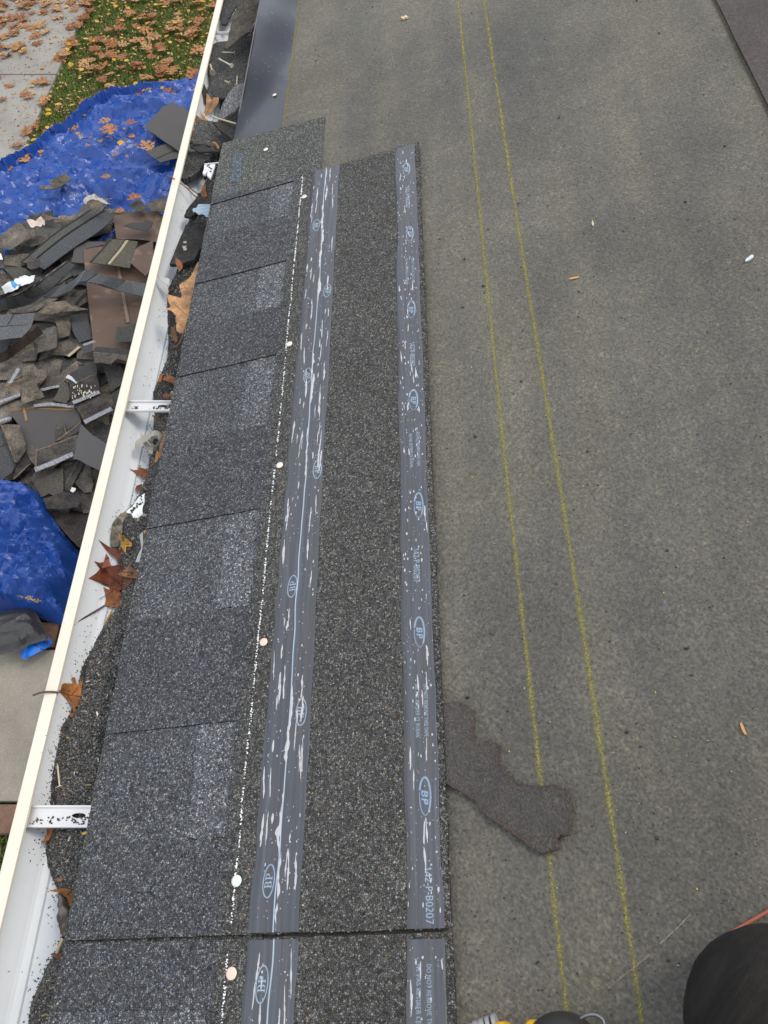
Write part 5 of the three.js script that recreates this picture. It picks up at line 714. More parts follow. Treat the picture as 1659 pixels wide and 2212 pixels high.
SH('grey shingle back with a pale crack, under the folded felt', 'X', [[1100, 612], [1170, 650], [1180, 760], [1212, 880], [1190, 990], [1090, 992], [960, 862]], 0.14, bk[2]);
SH('curved dark scrap with a broken lower edge, next to the white crumb', 'X', [[560, 1065], [690, 1035], [830, 980], [912, 975], [1000, 972], [1030, 1040], [1050, 1110], [1000, 1180], [800, 1215], [600, 1200]], 0.19, backMat(0.15, 0.143, 0.14), { jag: 0.01 });
SH('rust-stained brown shingle back beside the gutter lip, above the second tarp', 'X', [[1060, 1005], [1300, 960], [1300, 1240], [1080, 1260], [1040, 1130]], 0.13, bk[0]);
SH('broad dark shingle back between the second tarp and the gutter lip', 'D', [[430, 520], [600, 520], [760, 545], [880, 560], [800, 860], [690, 830], [560, 690]], 0.12, backMat(0.125, 0.108, 0.095), { bend: 0.03 });
piece('plastic_scrap', 'crumpled white plastic crumb on the dark shingle back near the gutter lip', 'plastic scrap', 'X', [[905, 965], [930, 920], [985, 940], [980, 965], [945, 990]], 0.21, plain(0.75, 0.72, 0.68, 0.6), { bend: 0.2 });
SH('square grey-green shingle scrap on the brown metal beside the gutter lip', 'T', [[1292, 962], [1400, 955], [1520, 915], [1520, 1120], [1400, 1138], [1290, 1138]], 0.23, granuleMat(0.62, 0.66, 0.6), { jag: 0.003, bend: 0.08 });
SH('brown broken shingle strip lying across the brown metal sheet', 'V', [[1218, 10], [1400, 30], [1640, 50], [1640, 182], [1525, 150], [1450, 212], [1440, 228], [1280, 205], [1222, 150]], 0.23, bk[4], { jag: 0.008, parts: along('dark_band', 'V', [1225, 30], [1640, 68], 0.04, granuleMat(0.5, 0.5, 0.5)) });
// leaves on the tarp, each its own
function lone(name, label, f, tip, base, h, outline, mat, seed, curl = 0.1, wide = 1, stalk = 0.2) {
  const [a, b] = fr(f, [tip, base]).map((p) => flat(p, h)), L = Math.hypot(a[0] - b[0], a[1] - b[1]), o = leafGroup(name, label, 'leaf', outline.map(([x, z]) => [x * wide, z]), L, mat, seed, null, curl, stalk);
  o.position.set((a[0] + b[0]) / 2, h, (a[1] + b[1]) / 2); o.rotation.y = Math.atan2(-(a[0] - b[0]), -(a[1] - b[1])); return o;
}
lone('oak_leaf', 'tan oak leaf on the tarp, the upper left one of the group', 'A', [638, 800], [718, 775], 0.155, oakOutline(901), oakMats[3], 901);
lone('oak_leaf', 'large tan oak leaf on the tarp with its stalk pointing up', 'A', [725, 875], [695, 805], 0.155, oakOutline(902), oakMats[1], 902, 0.05, 1.1);
lone('oak_leaf', 'curled orange oak leaf on the tarp, right of the large tan one', 'A', [890, 795], [812, 805], 0.155, oakOutline(903), oakMats[0], 903, 0.3);
lone('oak_leaf', 'small orange oak leaf on the tarp below the curled one', 'A', [830, 888], [878, 888], 0.155, oakOutline(904), oakMats[1], 904, 0.2, 1.2, 0);
lone('oak_leaf', 'tan oak leaf on the tarp beside the dark felt sheet', 'A', [920, 915], [985, 975], 0.155, oakOutline(905), oakMats[3], 905);
lone('small_yellow_leaf', 'lone yellow leaf in the middle of the tarp', 'A', [785, 910], [780, 945], 0.16, ovalOutline(), yelMats[0], 906, 0.25);
lone('oak_leaf', 'orange oak leaf on the lower tarp, right of the small tan shingle scrap', 'B', [785, 135], [862, 130], 0.165, oakOutline(907), oakMats[1], 907, 0.1, 1.1);
lone('oak_leaf', 'bright orange oak leaf at the tarp edge by the brown metal', 'B', [990, 318], [1095, 280], 0.24, oakOutline(908), leafMat(0.55, 0.2, 0.06), 908, 0.3);
lone('oak_leaf', 'orange oak leaf on the brown metal just below the tarp', 'B', [895, 405], [972, 398], 0.22, oakOutline(909), oakMats[1], 909, 0.2);
{
  const r = rng(951);
  for (let k = 0; k < 16; k++) { const p = fr('A', [[rr(500, 900, r), rr(830, 1060, r)]])[0], q = flat(p, 0.15); const o = solo('leaf_crumb', 'small brown leaf crumb lying on the large blue tarp', 'leaf crumb', sheet(ragged([[-0.014, -0.01], [0.012, -0.014], [0.016, 0.01], [-0.008, 0.014]], 0.006, 0.004, 960 + k), { st: 0.006, thick: 0, f: (x, z) => 20 * x * x }), oakMats[k % 6], [q[0], 0.15, q[1]], 'leaf crumbs on the large blue tarp'); o.rotation.y = r() * 6; o.scale.setScalar(rr(0.6, 1.4, r)); }
}
lone('oak_leaf', 'orange leaf in the grass under the edge of the second tarp', 'S', [60, 390], [250, 320], 0.02, oakOutline(910), leafMat(0.6, 0.24, 0.03), 910, 0.1);

SURF = (x, z) => { const e = heapX(z); return x > e ? heapY(x, z, e) : bed(x); };
// ------------------------------------------------------------------ leaves caught in the gutter, each measured
function gleaf(label, f, pts, h, mat, o = {}) {
  const t = piece('fallen_leaf', label, 'leaf', f, pts, h, mat, { jag: 0.004, thick: 0.0005, main: 'blade', st: o.st, bend: o.bend ?? 0.09, slope: o.slope, parts: (t, c, h2, fn) => {
    for (const v of o.veins || []) { const q = fr(f, v).map((p) => flat(p, h)); part('vein', tube(q.map(([x, z]) => [x - c[0], fn(x - c[0], z - c[1]) + 0.0005, z - c[1]]), 0.00045, 16, 4), o.vm || plain(0.12, 0.05, 0.02, 0.7), t); }
    if (o.stalk) { const pp = fr(f, o.stalk), n = pp.length - 1, q = pp.map((p, i) => { let y = h2 + 0.002, k = flat(p, y); for (let j = 0; j < 4; j++) { y = o.over ? o.over - (i ? 0 : 0.003) : Math.max(h2 + 0.002 + (o.rise || 0) * i / n, fn(k[0] - c[0], k[1] - c[1]) + h2 + 0.001); k = flat(p, y); } return [k[0] - c[0], y - h2, k[1] - c[1]]; }); part('stalk', tube(q, o.sr || 0.0009, 24, 6), o.sm || plain(0.09, 0.045, 0.045, 0.6), t); }
  } }); return t;
}
const mRed = leafMat(0.26, 0.07, 0.03, 0.5), mRust = leafMat(0.36, 0.12, 0.03, 0.5), mOra = leafMat(0.42, 0.16, 0.035), mPale = leafMat(0.66, 0.38, 0.19), mTan = leafMat(0.5, 0.27, 0.12), mYel = leafMat(0.7, 0.4, 0.05), mDk = leafMat(0.22, 0.075, 0.025, 0.5);
gleaf('large pale peach maple leaf lying along the shingle edge in the gutter', 'Q', [[800, 575], [850, 580], [830, 640], [800, 800], [770, 980], [735, 1200], [690, 1480], [650, 1700], [635, 1745], [575, 1745], [540, 1778], [470, 1755], [445, 1700], [450, 1640], [465, 1600], [440, 1600], [445, 1530], [430, 1470], [370, 1410], [270, 1380], [360, 1350], [320, 1260], [290, 1130], [360, 1160], [530, 1205], [545, 1150], [520, 1060], [498, 985], [545, 940], [640, 880], [705, 800], [745, 700], [770, 640]], 2.668, mPale, { veins: [[[735, 1190], [690, 1360], [635, 1560], [575, 1745]], [[700, 1185], [640, 1090], [560, 960]], [[630, 1490], [510, 1390], [390, 1270]], [[570, 1680], [510, 1640]], [[600, 1665], [640, 1650]]], vm: plain(0.36, 0.17, 0.08, 0.7), stalk: [[575, 1740], [530, 1870], [470, 1960], [390, 2010]], sm: plain(0.2, 0.09, 0.06, 0.6), rise: -0.02, bend: 0.04, st: 0.0028 });
gleaf('small brown leaf standing at the corner of the dark felt scrap in the gutter', 'Q', [[437, 505], [455, 540], [490, 550], [545, 610], [555, 660], [530, 700], [490, 735], [462, 670], [435, 600]], 2.672, mRust);
gleaf('dry brown grassy tuft beside the peach maple leaf stalk', 'Q', [[360, 1640], [400, 1680], [440, 1610], [430, 1700], [465, 1830], [475, 1920], [440, 1930], [380, 1840], [362, 1760]], 2.63, leafMat(0.3, 0.15, 0.06));
gleaf('big dark red maple leaf lying on the white gutter floor', 'D', [[878, 1022], [990, 1000], [1090, 985], [1130, 1000], [1110, 1040], [1040, 1085], [1150, 1110], [1230, 1120], [1190, 1200], [1130, 1250], [1090, 1210], [990, 1252], [965, 1190], [900, 1170], [832, 1182], [880, 1120], [915, 1060]], 2.612, mRed, { veins: [[[1130, 1230], [1030, 1130], [900, 1040]], [[1080, 1190], [980, 1170], [860, 1175]]], vm: plain(0.1, 0.02, 0.015, 0.6), bend: 0.12, st: 0.003 });
gleaf('tan leaf folded over the dark red maple leaf', 'D', [[1045, 1075], [1120, 1025], [1145, 990], [1200, 1035], [1232, 1075], [1225, 1118], [1140, 1105]], 2.622, leafMat(0.46, 0.22, 0.1), { veins: [[[1050, 1078], [1210, 1095]]], bend: 0.08 });
gleaf('orange leaf under the dark red one, its long stalk reaching the gutter lip', 'D', [[925, 1195], [980, 1215], [1060, 1220], [1110, 1270], [1075, 1310], [1075, 1390], [1020, 1365], [930, 1355], [945, 1290]], 2.596, leafMat(0.4, 0.155, 0.05), { veins: [[[930, 1355], [1000, 1300], [1075, 1240]]], stalk: [[932, 1352], [850, 1402], [760, 1455], [690, 1500], [645, 1540]], sr: 0.0011, sm: plain(0.07, 0.035, 0.045, 0.55), bend: 0.07 });
gleaf('narrow red-brown leaf lobe pointing up, above the dark red maple leaf', 'D', [[945, 890], [970, 925], [975, 960], [992, 1000], [905, 1020], [893, 965], [920, 965]], 2.598, leafMat(0.4, 0.14, 0.08));
gleaf('curled dark red leaf with a long tip, beside the yellow leaf in the gutter', 'D', [[908, 822], [970, 840], [1060, 850], [1100, 850], [1110, 920], [1060, 960], [1010, 910], [950, 870]], 2.606, mRed, { bend: 0.14 });
gleaf('yellow and brown folded leaf on the granules by the grey felt strip', 'D', [[1060, 715], [1110, 740], [1175, 800], [1170, 830], [1120, 825], [1115, 885], [1070, 820]], 2.62, mYel, { veins: [[[1062, 720], [1110, 780], [1170, 815]]], bend: 0.15 });
gleaf('small yellow leaf under the printed wrapper in the gutter', 'D', [[1275, 690], [1310, 672], [1332, 700], [1320, 728], [1285, 715]], 2.68, mYel);
gleaf('rust-red pointed leaf on the gutter floor, below the plastic cap', 'D', [[1158, 148], [1235, 150], [1230, 120], [1310, 145], [1320, 190], [1280, 222], [1215, 185]], 2.604, mRust, { bend: 0.1 });
gleaf('small dark red leaf half buried below the rust-red pointed leaf', 'D', [[1195, 325], [1212, 285], [1265, 272], [1265, 310], [1225, 330]], 2.59, mRed);
gleaf('yellow leaf edge sticking out of the granules below the long-stalked leaf', 'D', [[1005, 1372], [995, 1420], [960, 1490], [918, 1548], [935, 1500], [975, 1420]], 2.574, mYel);
gleaf('orange-brown oak leaf with its stalk hanging over the cream lip', 'E', [[527, 466], [590, 400], [628, 390], [655, 385], [630, 305], [668, 335], [682, 405], [738, 350], [722, 440], [718, 590], [668, 592], [672, 640], [640, 690], [610, 672], [648, 640], [640, 575], [590, 525]], 2.626, mOra, { veins: [[[530, 468], [620, 490], [718, 502]], [[640, 492], [690, 420]], [[600, 490], [640, 550]]], stalk: [[530, 467], [440, 460], [360, 468], [292, 492]], sr: 0.0012, over: 2.6575, bend: 0.08, st: 0.0025 });
gleaf('brown leaf tip poking out under the nearest gutter hanger', 'E', [[415, 1670], [470, 1675], [462, 1720], [435, 1775], [400, 1790], [378, 1838], [390, 1770], [420, 1730]], 2.6, mOra);
gleaf('orange-brown leaf with a yellow rim, under the shingle edge near the joint', 'F', [[395, 535], [460, 565], [560, 550], [620, 555], [692, 590], [690, 640], [655, 745], [615, 700], [600, 640], [540, 590], [450, 575]], 2.63, leafMat(0.36, 0.14, 0.02), { bend: 0.12 });
gleaf('small brown leaf under the shingle edge just below the joint', 'F', [[445, 1135], [490, 1115], [570, 1125], [560, 1180], [545, 1230], [515, 1185], [470, 1150]], 2.62, mDk);
gleaf('brown leaf scrap on the granules above the joint, by the shingle edge', 'F', [[480, 475], [530, 455], [565, 465], [540, 490]], 2.61, mTan);
gleaf('rust-brown leaf tucked above the halfway gutter hanger', 'C', [[1440, 525], [1490, 488], [1540, 505], [1575, 560], [1570, 582], [1500, 555]], 2.64, mRust, { bend: 0.12 });
gleaf('narrow orange leaf left of the rust-brown leaf above the halfway hanger', 'C', [[1400, 550], [1420, 470], [1445, 490], [1430, 555]], 2.62, mOra);
gleaf('dark red leaf sliver behind the halfway gutter hanger', 'C', [[1445, 665], [1560, 660], [1558, 690], [1450, 690]], 2.655, mRed);
gleaf('orange leaf lying against the shingle edge beside the plastic cap', 'C', [[1512, 935], [1500, 1000], [1460, 1140], [1435, 1235], [1410, 1230], [1420, 1120], [1450, 1040], [1430, 1020], [1480, 960]], 2.655, leafMat(0.5, 0.22, 0.08));
gleaf('small tan leaf tip below the plastic cap', 'C', [[1392, 1150], [1415, 1180], [1400, 1250], [1378, 1275], [1370, 1250]], 2.64, mTan);
gleaf('brown leaf scrap under the halfway gutter hanger', 'C', [[1355, 845], [1430, 865], [1420, 895], [1380, 905]], 2.6, mRust);
gleaf('brown oak leaf standing in the gutter beside the pale shingle fragment at the top', 'G', [[345, 958], [375, 990], [400, 1040], [420, 1010], [480, 1040], [470, 1110], [400, 1180], [330, 1190], [310, 1130], [330, 1080]], 2.66, mTan, { slope: [0.3, 0], veins: [[[350, 1150], [400, 1050], [380, 990]]] });
gleaf('orange bent leaf stem and blade on the granular shingle fragment', 'P', [[660, 80], [720, 130], [760, 200], [830, 255], [790, 285], [745, 298], [690, 285], [670, 262], [705, 240], [690, 170]], 2.66, leafMat(0.5, 0.22, 0.06));
gleaf('reddish brown leaf lying on the white gutter under the orange bent leaf', 'P', [[540, 100], [600, 150], [690, 205], [680, 235], [610, 300], [590, 270], [560, 190]], 2.6, mRust);
gleaf('reddish brown leaf pressed against the cream lip at the top', 'P', [[500, 250], [520, 300], [575, 430], [545, 540], [500, 540], [450, 450], [475, 340]], 2.6, leafMat(0.33, 0.13, 0.06));
gleaf('orange-brown leaf on edge beside the black gap at the starter strip', 'P', [[755, 1295], [765, 1400], [790, 1490], [700, 1500], [670, 1440], [710, 1320]], 2.63, mOra);
gleaf('dark orange leaf in the gap under the starter strip corner', 'P', [[900, 1290], [925, 1300], [918, 1380], [880, 1330]], 2.66, mRust);
gleaf('orange curled leaf scrap on the granular fragment by the starter strip', 'P', [[872, 580], [920, 590], [980, 660], [985, 700], [955, 690], [930, 630], [880, 610]], 2.69, leafMat(0.55, 0.24, 0.07));

// ------------------------------------------------------------------ old shingle fragments and rubbish at the top of the gutter
const FG = (l, f, p, h, m, o) => piece('shingle_fragment', l, 'shingle fragment', f, p, h, m, { thick: 0.004, jag: 0.014, ...o });
const oldG = granuleMat(0.62, 0.61, 0.6, { bumpScale: 0.0013 }), oldD = granuleMat(0.42, 0.42, 0.42, { bumpScale: 0.0013 }), paleG = granuleMat(1.15, 1.16, 1.22), blkBack = plain(0.035, 0.033, 0.032, 0.8, { bumpMap: fineBump, bumpScale: 0.001 }), felty = backMat(0.15, 0.14, 0.125);
FG('granular debris lump filling the gutter at the very top of the frame', 'G', [[485, -40], [700, -40], [720, 20], [640, 60], [600, 130], [548, 262], [500, 252], [486, 130]], 2.645, oldD, { jag: 0.02, bend: 0.06 });
FG('curled felt-backed shingle fragment resting over the thin hanger at the top', 'G', [[628, 60], [700, 20], [850, -30], [980, -30], [1022, 20], [1000, 70], [900, 160], [800, 282], [780, 262], [690, 292], [545, 414], [512, 400], [540, 330], [590, 130]], 2.7, felty, { bend: 0.16, slope: [0.35, 0], thick: 0.005, parts: (t, c, h, fn) => { const P = fr('G', [[1000, 30], [1022, 40], [960, 110], [870, 200], [795, 285], [790, 270], [850, 190]]).map((p) => flat(p, h + 0.004)); part('turned_edge', sheet(P.map(([x, z]) => [x - c[0], z - c[1]]), { st: 0.004, thick: 0.004, f: (x, z) => fn(x, z) + 0.008 }), backMat(0.3, 0.28, 0.26), t); } });
FG('granular shingle fragment littered with roofing nails', 'G', [[395, 470], [445, 442], [560, 448], [650, 455], [750, 450], [830, 500], [800, 600], [770, 760], [740, 870], [650, 900], [600, 965], [545, 985], [480, 1000], [400, 945], [372, 800], [350, 600]], 2.638, oldG, { bend: 0.08, jag: 0.016 });
FG('dark clump of torn shingle under the nail-littered fragment', 'G', [[350, 910], [440, 895], [550, 920], [600, 960], [520, 1010], [440, 1015], [380, 960]], 2.648, oldD, { bend: 0.15 });
FG('pale grey granular shingle fragment curling against the drip edge', 'G', [[745, 870], [740, 960], [705, 1120], [640, 1150], [560, 1182], [450, 1202], [470, 1110], [500, 1040], [560, 970], [650, 892]], 2.69, paleG, { bend: 0.12, slope: [0.2, 0], jag: 0.006 });
FG('black pointed shingle spike against the white gutter near the top', 'G', [[280, 868], [330, 900], [368, 960], [372, 1060], [322, 1052], [300, 960]], 2.63, blkBack, { slope: [0.4, 0], jag: 0.008 });
FG('granular shingle fragment below the orange bent leaf', 'P', [[602, 290], [640, 240], [700, 232], [800, 260], [880, 252], [950, 320], [1000, 400], [1100, 480], [1235, 585], [1150, 620], [1050, 645], [950, 660], [850, 640], [700, 640], [600, 600], [540, 560], [560, 470]], 2.665, oldG, { jag: 0.012, bend: 0.06 });
FG('dark felt shingle back tucked under the drip edge', 'P', [[870, 240], [980, 232], [1100, 236], [1300, 270], [1300, 420], [1240, 570], [1120, 480], [1010, 400], [930, 310]], 2.69, backMat(0.07, 0.068, 0.068), { jag: 0.004 });
FG('black spike of shingle with a ragged tip across the white gutter', 'P', [[388, 512], [450, 530], [540, 570], [650, 622], [640, 650], [560, 612], [440, 560]], 2.65, blkBack, { jag: 0.012 });
FG('curled black shingle lip with a pale rim', 'P', [[505, 672], [640, 640], [700, 632], [800, 640], [900, 680], [975, 720], [1020, 765], [900, 775], [760, 770], [640, 740], [560, 690]], 2.675, plain(0.018, 0.017, 0.017, 0.8), { jag: 0.008, bend: 0.2, parts: (t, c, h, fn) => { const q = fr('P', [[505, 668], [600, 652], [700, 628], [800, 636], [900, 672], [1015, 762]]).map((p) => flat(p, h)); part('torn_rim', tube(q.map(([x, z]) => [x - c[0], fn(x - c[0], z - c[1]) + 0.002, z - c[1]]), 0.0012, 24, 5), backMat(0.3, 0.27, 0.2), t); } });
FG('granular lump hanging over the lip side of the gutter above the white bare stretch', 'P', [[292, 1090], [330, 950], [352, 830], [450, 752], [600, 738], [750, 780], [905, 795], [830, 880], [745, 925], [700, 1000], [660, 1070], [520, 1150], [450, 1170], [385, 1198], [290, 1182]], 2.64, oldG, { jag: 0.018, bend: 0.08, thick: 0.012, parts: (t, c, h, fn) => { const P = fr('P', [[930, 800], [800, 905], [740, 935], [690, 1020], [660, 1085], [590, 1130], [510, 1165], [520, 1120], [620, 1050], [700, 940], [780, 860]]).map((p) => flat(p, h - 0.006)); part('frayed_edge', sheet(ragged(P.map(([x, z]) => [x - c[0], z - c[1]]), 0.003, 0.002, 5), { st: 0.003, thick: 0.004, f: (x, z) => fn(x, z) - 0.003 }), backMat(0.3, 0.27, 0.23), t); } });
FG('dark felt scrap under the blue-grey rag in the gutter', 'P', [[398, 1812], [440, 1700], [560, 1560], [640, 1480], [740, 1500], [850, 1540], [850, 1700], [640, 1720], [500, 1835]], 2.64, backMat(0.075, 0.07, 0.066), { jag: 0.01 });
FG('long dark felt-backed shingle fragment with grey scuffs, above the peach maple leaf', 'Q', [[600, -20], [760, -60], [975, -60], [940, 100], [880, 350], [820, 390], [800, 450], [740, 555], [690, 562], [600, 575], [560, 605], [430, 612], [330, 608], [430, 370], [520, 150]], 2.65, backMat(0.062, 0.06, 0.06), { jag: 0.006, bend: 0.03, thick: 0.006, parts: (t, c, h, fn) => { for (const [px, py, s] of [[580, 340, 0.0035], [590, 260, 0.003], [590, 375, 0.003]]) { const q = flat(fr('Q', [[px, py]])[0], h), g = ragged([[-s, -s * 0.7], [s, -s], [s * 0.8, s], [-s * 0.6, s * 0.8]], 0.0015, 0.001, px); part('scuff', sheet(g.map(([x, z]) => [x + q[0] - c[0], z + q[1] - c[1]]), { st: 0.0012, thick: 0, f: (x, z) => fn(x, z) + 0.0006 }), plain(0.3, 0.29, 0.28, 0.9), t); } } });
piece('plastic_rag', 'pleated blue-grey plastic rag sticking out from under the shingle edge', 'plastic rag', 'P', [[548, 1752], [600, 1712], [650, 1668], [745, 1665], [870, 1655], [830, 1870], [740, 1835], [640, 1810], [570, 1785]], 2.672, plain(0.32, 0.43, 0.52, 0.5), { thick: 0.001, jag: 0.004, st: 0.0016, f: (x, z) => 0.004 * Math.abs(Math.sin((z * 1.0 + x * 0.25) * 330)) + 0.002 });
piece('metal_tag', 'bright torn metal tag with dark spots beside the starter strip corner', 'metal tag', 'P', [[735, 950], [920, 938], [900, 1020], [840, 1185], [778, 1140], [790, 1070], [745, 1130], [708, 1108], [730, 1030]], 2.672, plain(0.75, 0.75, 0.77, 0.3, { metalness: 0.3 }), { jag: 0.006, parts: (t, c, h, fn) => { for (const [px, py] of [[820, 1010], [790, 985], [840, 1075], [815, 965], [850, 1030]]) { const q = flat(fr('P', [[px, py]])[0], h); part('tar_spot', new THREE.CylinderGeometry(0.0018, 0.0018, 0.0006, 9).translate(q[0] - c[0], fn(q[0] - c[0], q[1] - c[1]) + 0.0005, q[1] - c[1]), plain(0.03, 0.03, 0.03, 0.7), t); } } });
const hEnd = (() => { const a = flat(fr('P', [[735, 955]])[0], 2.682), b = flat(fr('P', [[1005, 938]])[0], 2.682); return [a, b]; })();
solo('metal_strip', 'thin bright metal strip edge running under the starter strip corner', 'metal strip', tube([[0, 0, 0], [hEnd[1][0] - hEnd[0][0], 0.001, hEnd[1][1] - hEnd[0][1]]], 0.0014, 8, 6), alu, [hEnd[0][0], 2.682, hEnd[0][1]]);
piece('felt_strip', 'weathered grey felt strip curled up on the white gutter beside the printed wrapper', 'felt strip', 'D', [[1070, 528], [1150, 475], [1245, 440], [1225, 490], [1150, 540], [1110, 610], [1085, 680], [1068, 800], [1040, 832], [988, 826], [992, 730], [1010, 640]], 2.618, backMat(0.6, 0.57, 0.5), { jag: 0.006, slope: [0.5, 0], bend: 0.06 });
piece('printed_wrapper', 'torn white wrapper scrap with black lettering at the shingle edge in the gutter', 'wrapper', 'D', [[1190, 655], [1250, 610], [1330, 540], [1362, 515], [1355, 570], [1335, 620], [1330, 665], [1280, 695], [1250, 700], [1235, 670]], 2.69, plain(0.72, 0.75, 0.76, 0.4), { jag: 0.006, thick: 0.0006, f: (x, z) => crumple(971, 0.03)(x * 4, z * 4), st: 0.0025, parts: (t, c, h) => { const r = rng(17), gs = []; for (let k = 0; k < 16; k++) { const u = r(), q = flat(fr('D', [[mix(1225, 1345, u) + rr(-8, 8, r), mix(660, 545, u) + rr(-6, 30, r)]])[0], h), x = q[0] - c[0], z = q[1] - c[1]; gs.push(new THREE.BoxGeometry(rr(0.001, 0.002, r), 0.0005, rr(0.002, 0.0045, r)).rotateY(rr(0.4, 0.9, r)).translate(x, crumple(971, 0.03)(x * 4, z * 4) + 0.0006, z)); } part('black_print', mergeGeometries(gs), plain(0.02, 0.02, 0.022, 0.6), t).userData.kind = 'stuff'; } });
piece('plastic_scrap', 'clear plastic scrap with a yellow crumb, below the printed wrapper', 'plastic scrap', 'D', [[1240, 730], [1270, 700], [1272, 800], [1262, 850], [1285, 930], [1270, 962], [1200, 962], [1225, 890], [1255, 840]], 2.67, plain(0.42, 0.42, 0.4, 0.25), { thick: 0.0008, bend: 0.15 });
{
  // translucent broken plastic cap
  const a = flat(fr('C', [[1425, 955]])[0], 2.67), b = flat(fr('C', [[1320, 1110]])[0], 2.628), L = Math.hypot(a[0] - b[0], a[1] - b[1]);
  const t = thing('plastic_nozzle', 'dirty translucent plastic nozzle cap lying in the granules below the halfway hanger', 'plastic cap', [b[0], 2.628, b[1]]);
  const pl = new THREE.MeshPhysicalMaterial({ color: new THREE.Color().setRGB(0.5, 0.48, 0.42), roughness: 0.35, transmission: 0.35, thickness: 0, side: THREE.DoubleSide });
  const body = new THREE.LatheGeometry([[0.0165, -L * 0.35], [0.0155, 0], [0.0125, L * 0.35], [0.0095, L * 0.6], [0.0085, L * 1.05], [0.005, L * 1.08], [0.0001, L * 1.085]].map((p) => new THREE.Vector2(...p)), 28, 0.4, 4.9), dir = new THREE.Vector3(a[0] - b[0], 0.035, a[1] - b[1]).normalize();
  const m = part('cone', body, pl, t); m.quaternion.setFromUnitVectors(new THREE.Vector3(0, 1, 0), dir);
  const rg = part('collar', new THREE.TorusGeometry(0.0098, 0.001, 6, 28).rotateX(Math.PI / 2).translate(0, L * 0.6, 0), pl, t); rg.quaternion.copy(m.quaternion);
  const fl = part('torn_flap', sheet(ragged(fr('C', [[1265, 1045], [1330, 1090], [1385, 1150], [1375, 1240], [1345, 1225], [1300, 1160], [1268, 1090]]).map((p) => flat(p, 2.62)).map(([x, z]) => [x - b[0], z - b[1]]), 0.003, 0.0006, 3), { st: 0.003, thick: 0.0008, f: (x, z) => 0.004 + 4 * x * x }), pl, t); fl.userData.label = 'torn lower flap of the cap';
}
piece('felt_strip', 'pale scuffed torn gutter tape scrap stuck beside the peach maple leaf', 'tape scrap', 'Q', [[100, 782], [150, 830], [230, 865], [300, 850], [345, 880], [320, 980], [270, 940], [190, 900], [130, 830]], 2.6, plain(0.42, 0.42, 0.41, 0.7), { jag: 0.01, thick: 0.0008, bend: 0.1 });
piece('mud_clod', 'dried grey mud clod at the shingle edge just above the joint', 'mud clod', 'F', [[555, 600], [600, 650], [612, 720], [645, 770], [640, 880], [620, 1000], [580, 975], [535, 890], [520, 820], [540, 740], [527, 690]], 2.605, backMat(0.34, 0.31, 0.28), { jag: 0.015, thick: 0.012, f: (x, z) => 0.012 * fbm(x * 130, z * 130, 981, 3) - 12 * x * x });
const rodE = [flat(fr('F', [[572, 985]])[0], 2.64), flat(fr('F', [[525, 1118]])[0], 2.625)];
solo('metal_rod', 'short shiny metal rod poking out of the granules at the joint', 'metal rod', tube([[0, 0, 0], [rodE[1][0] - rodE[0][0], -0.012, rodE[1][1] - rodE[0][1]]], 0.0019, 8, 10), new THREE.MeshStandardMaterial({ color: 0xc9bf98, metalness: 0.8, roughness: 0.3 }), [rodE[0][0], 2.642, rodE[0][1]]);
// twigs
function twig(label, f, pts, h0, h1, r, mat) { const w = fr(f, pts).map((p, i) => { let h = mix(h0, h1, i / (pts.length - 1)), q = flat(p, h); for (let k = 0; k < 3; k++) { h = Math.max(h, SURF(q[0], q[1]) + r); q = flat(p, h); } return [q[0], h, q[1]]; }); solo('twig', label, 'twig', tube(shift(w, w[0]), r, 30, 6), mat, w[0]); }
const bark = plain(0.2, 0.13, 0.09, 0.85), greyBark = plain(0.3, 0.27, 0.22, 0.85), barkR = plain(0.3, 0.13, 0.06, 0.8);
twig('thin red-brown twig arching over the cream lip by the blue tarp', 'P', [[108, 1148], [180, 1165], [260, 1215], [370, 1290], [460, 1365], [540, 1450], [615, 1512]], 2.67, 2.62, 0.0011, barkR);
twig('dark leaf stem lying on the white gutter, right of the red-brown twig', 'P', [[445, 1272], [490, 1340], [560, 1400], [640, 1450]], 2.61, 2.63, 0.0011, plain(0.05, 0.035, 0.035, 0.7));
twig('grey stick lying crosswise beside the grey felt strip', 'D', [[1180, 545], [1240, 548], [1312, 552]], 2.645, 2.665, 0.0019, greyBark);
twig('short grey stick crossing under the crosswise stick', 'D', [[1260, 462], [1242, 540], [1225, 608]], 2.645, 2.63, 0.002, greyBark);
twig('pale split stick under the pale granular fragment at the top', 'P', [[865, 155], [950, 190], [1030, 215], [1150, 250], [1265, 282]], 2.685, 2.7, 0.0016, plain(0.5, 0.44, 0.3, 0.8));
// nails lying about
function longNail(label, f, head, tip, h, s = 1, mat = plain(0.5, 0.45, 0.33, 0.45, { metalness: 0.4 })) {
  for (let k = 0; k < 3; k++) { const q = flat(fr(f, [head])[0], h), q2 = flat(fr(f, [tip])[0], h); h = Math.max(h, SURF(q[0], q[1]) + 0.002, SURF(q2[0], q2[1]) + 0.002); }
  const a = flat(fr(f, [head])[0], h), b = flat(fr(f, [tip])[0], h), L = Math.hypot(b[0] - a[0], b[1] - a[1]), t = thing('loose_nail', label, 'nail', [a[0], h, a[1]]); t.rotation.y = Math.atan2(-(b[1] - a[1]), b[0] - a[0]);
  const g = new THREE.LatheGeometry([[0.0001, 0], [0.0012 * s, 0.001], [0.0013 * s, L * 0.86], [0.0001, L]].map((p) => new THREE.Vector2(...p)), 8).rotateZ(-Math.PI / 2);
  part('shank', g, mat, t); part('nail_head', new THREE.CylinderGeometry(0.0042 * s, 0.0042 * s, 0.0009, 16).rotateZ(Math.PI / 2), mat, t); return t;
}
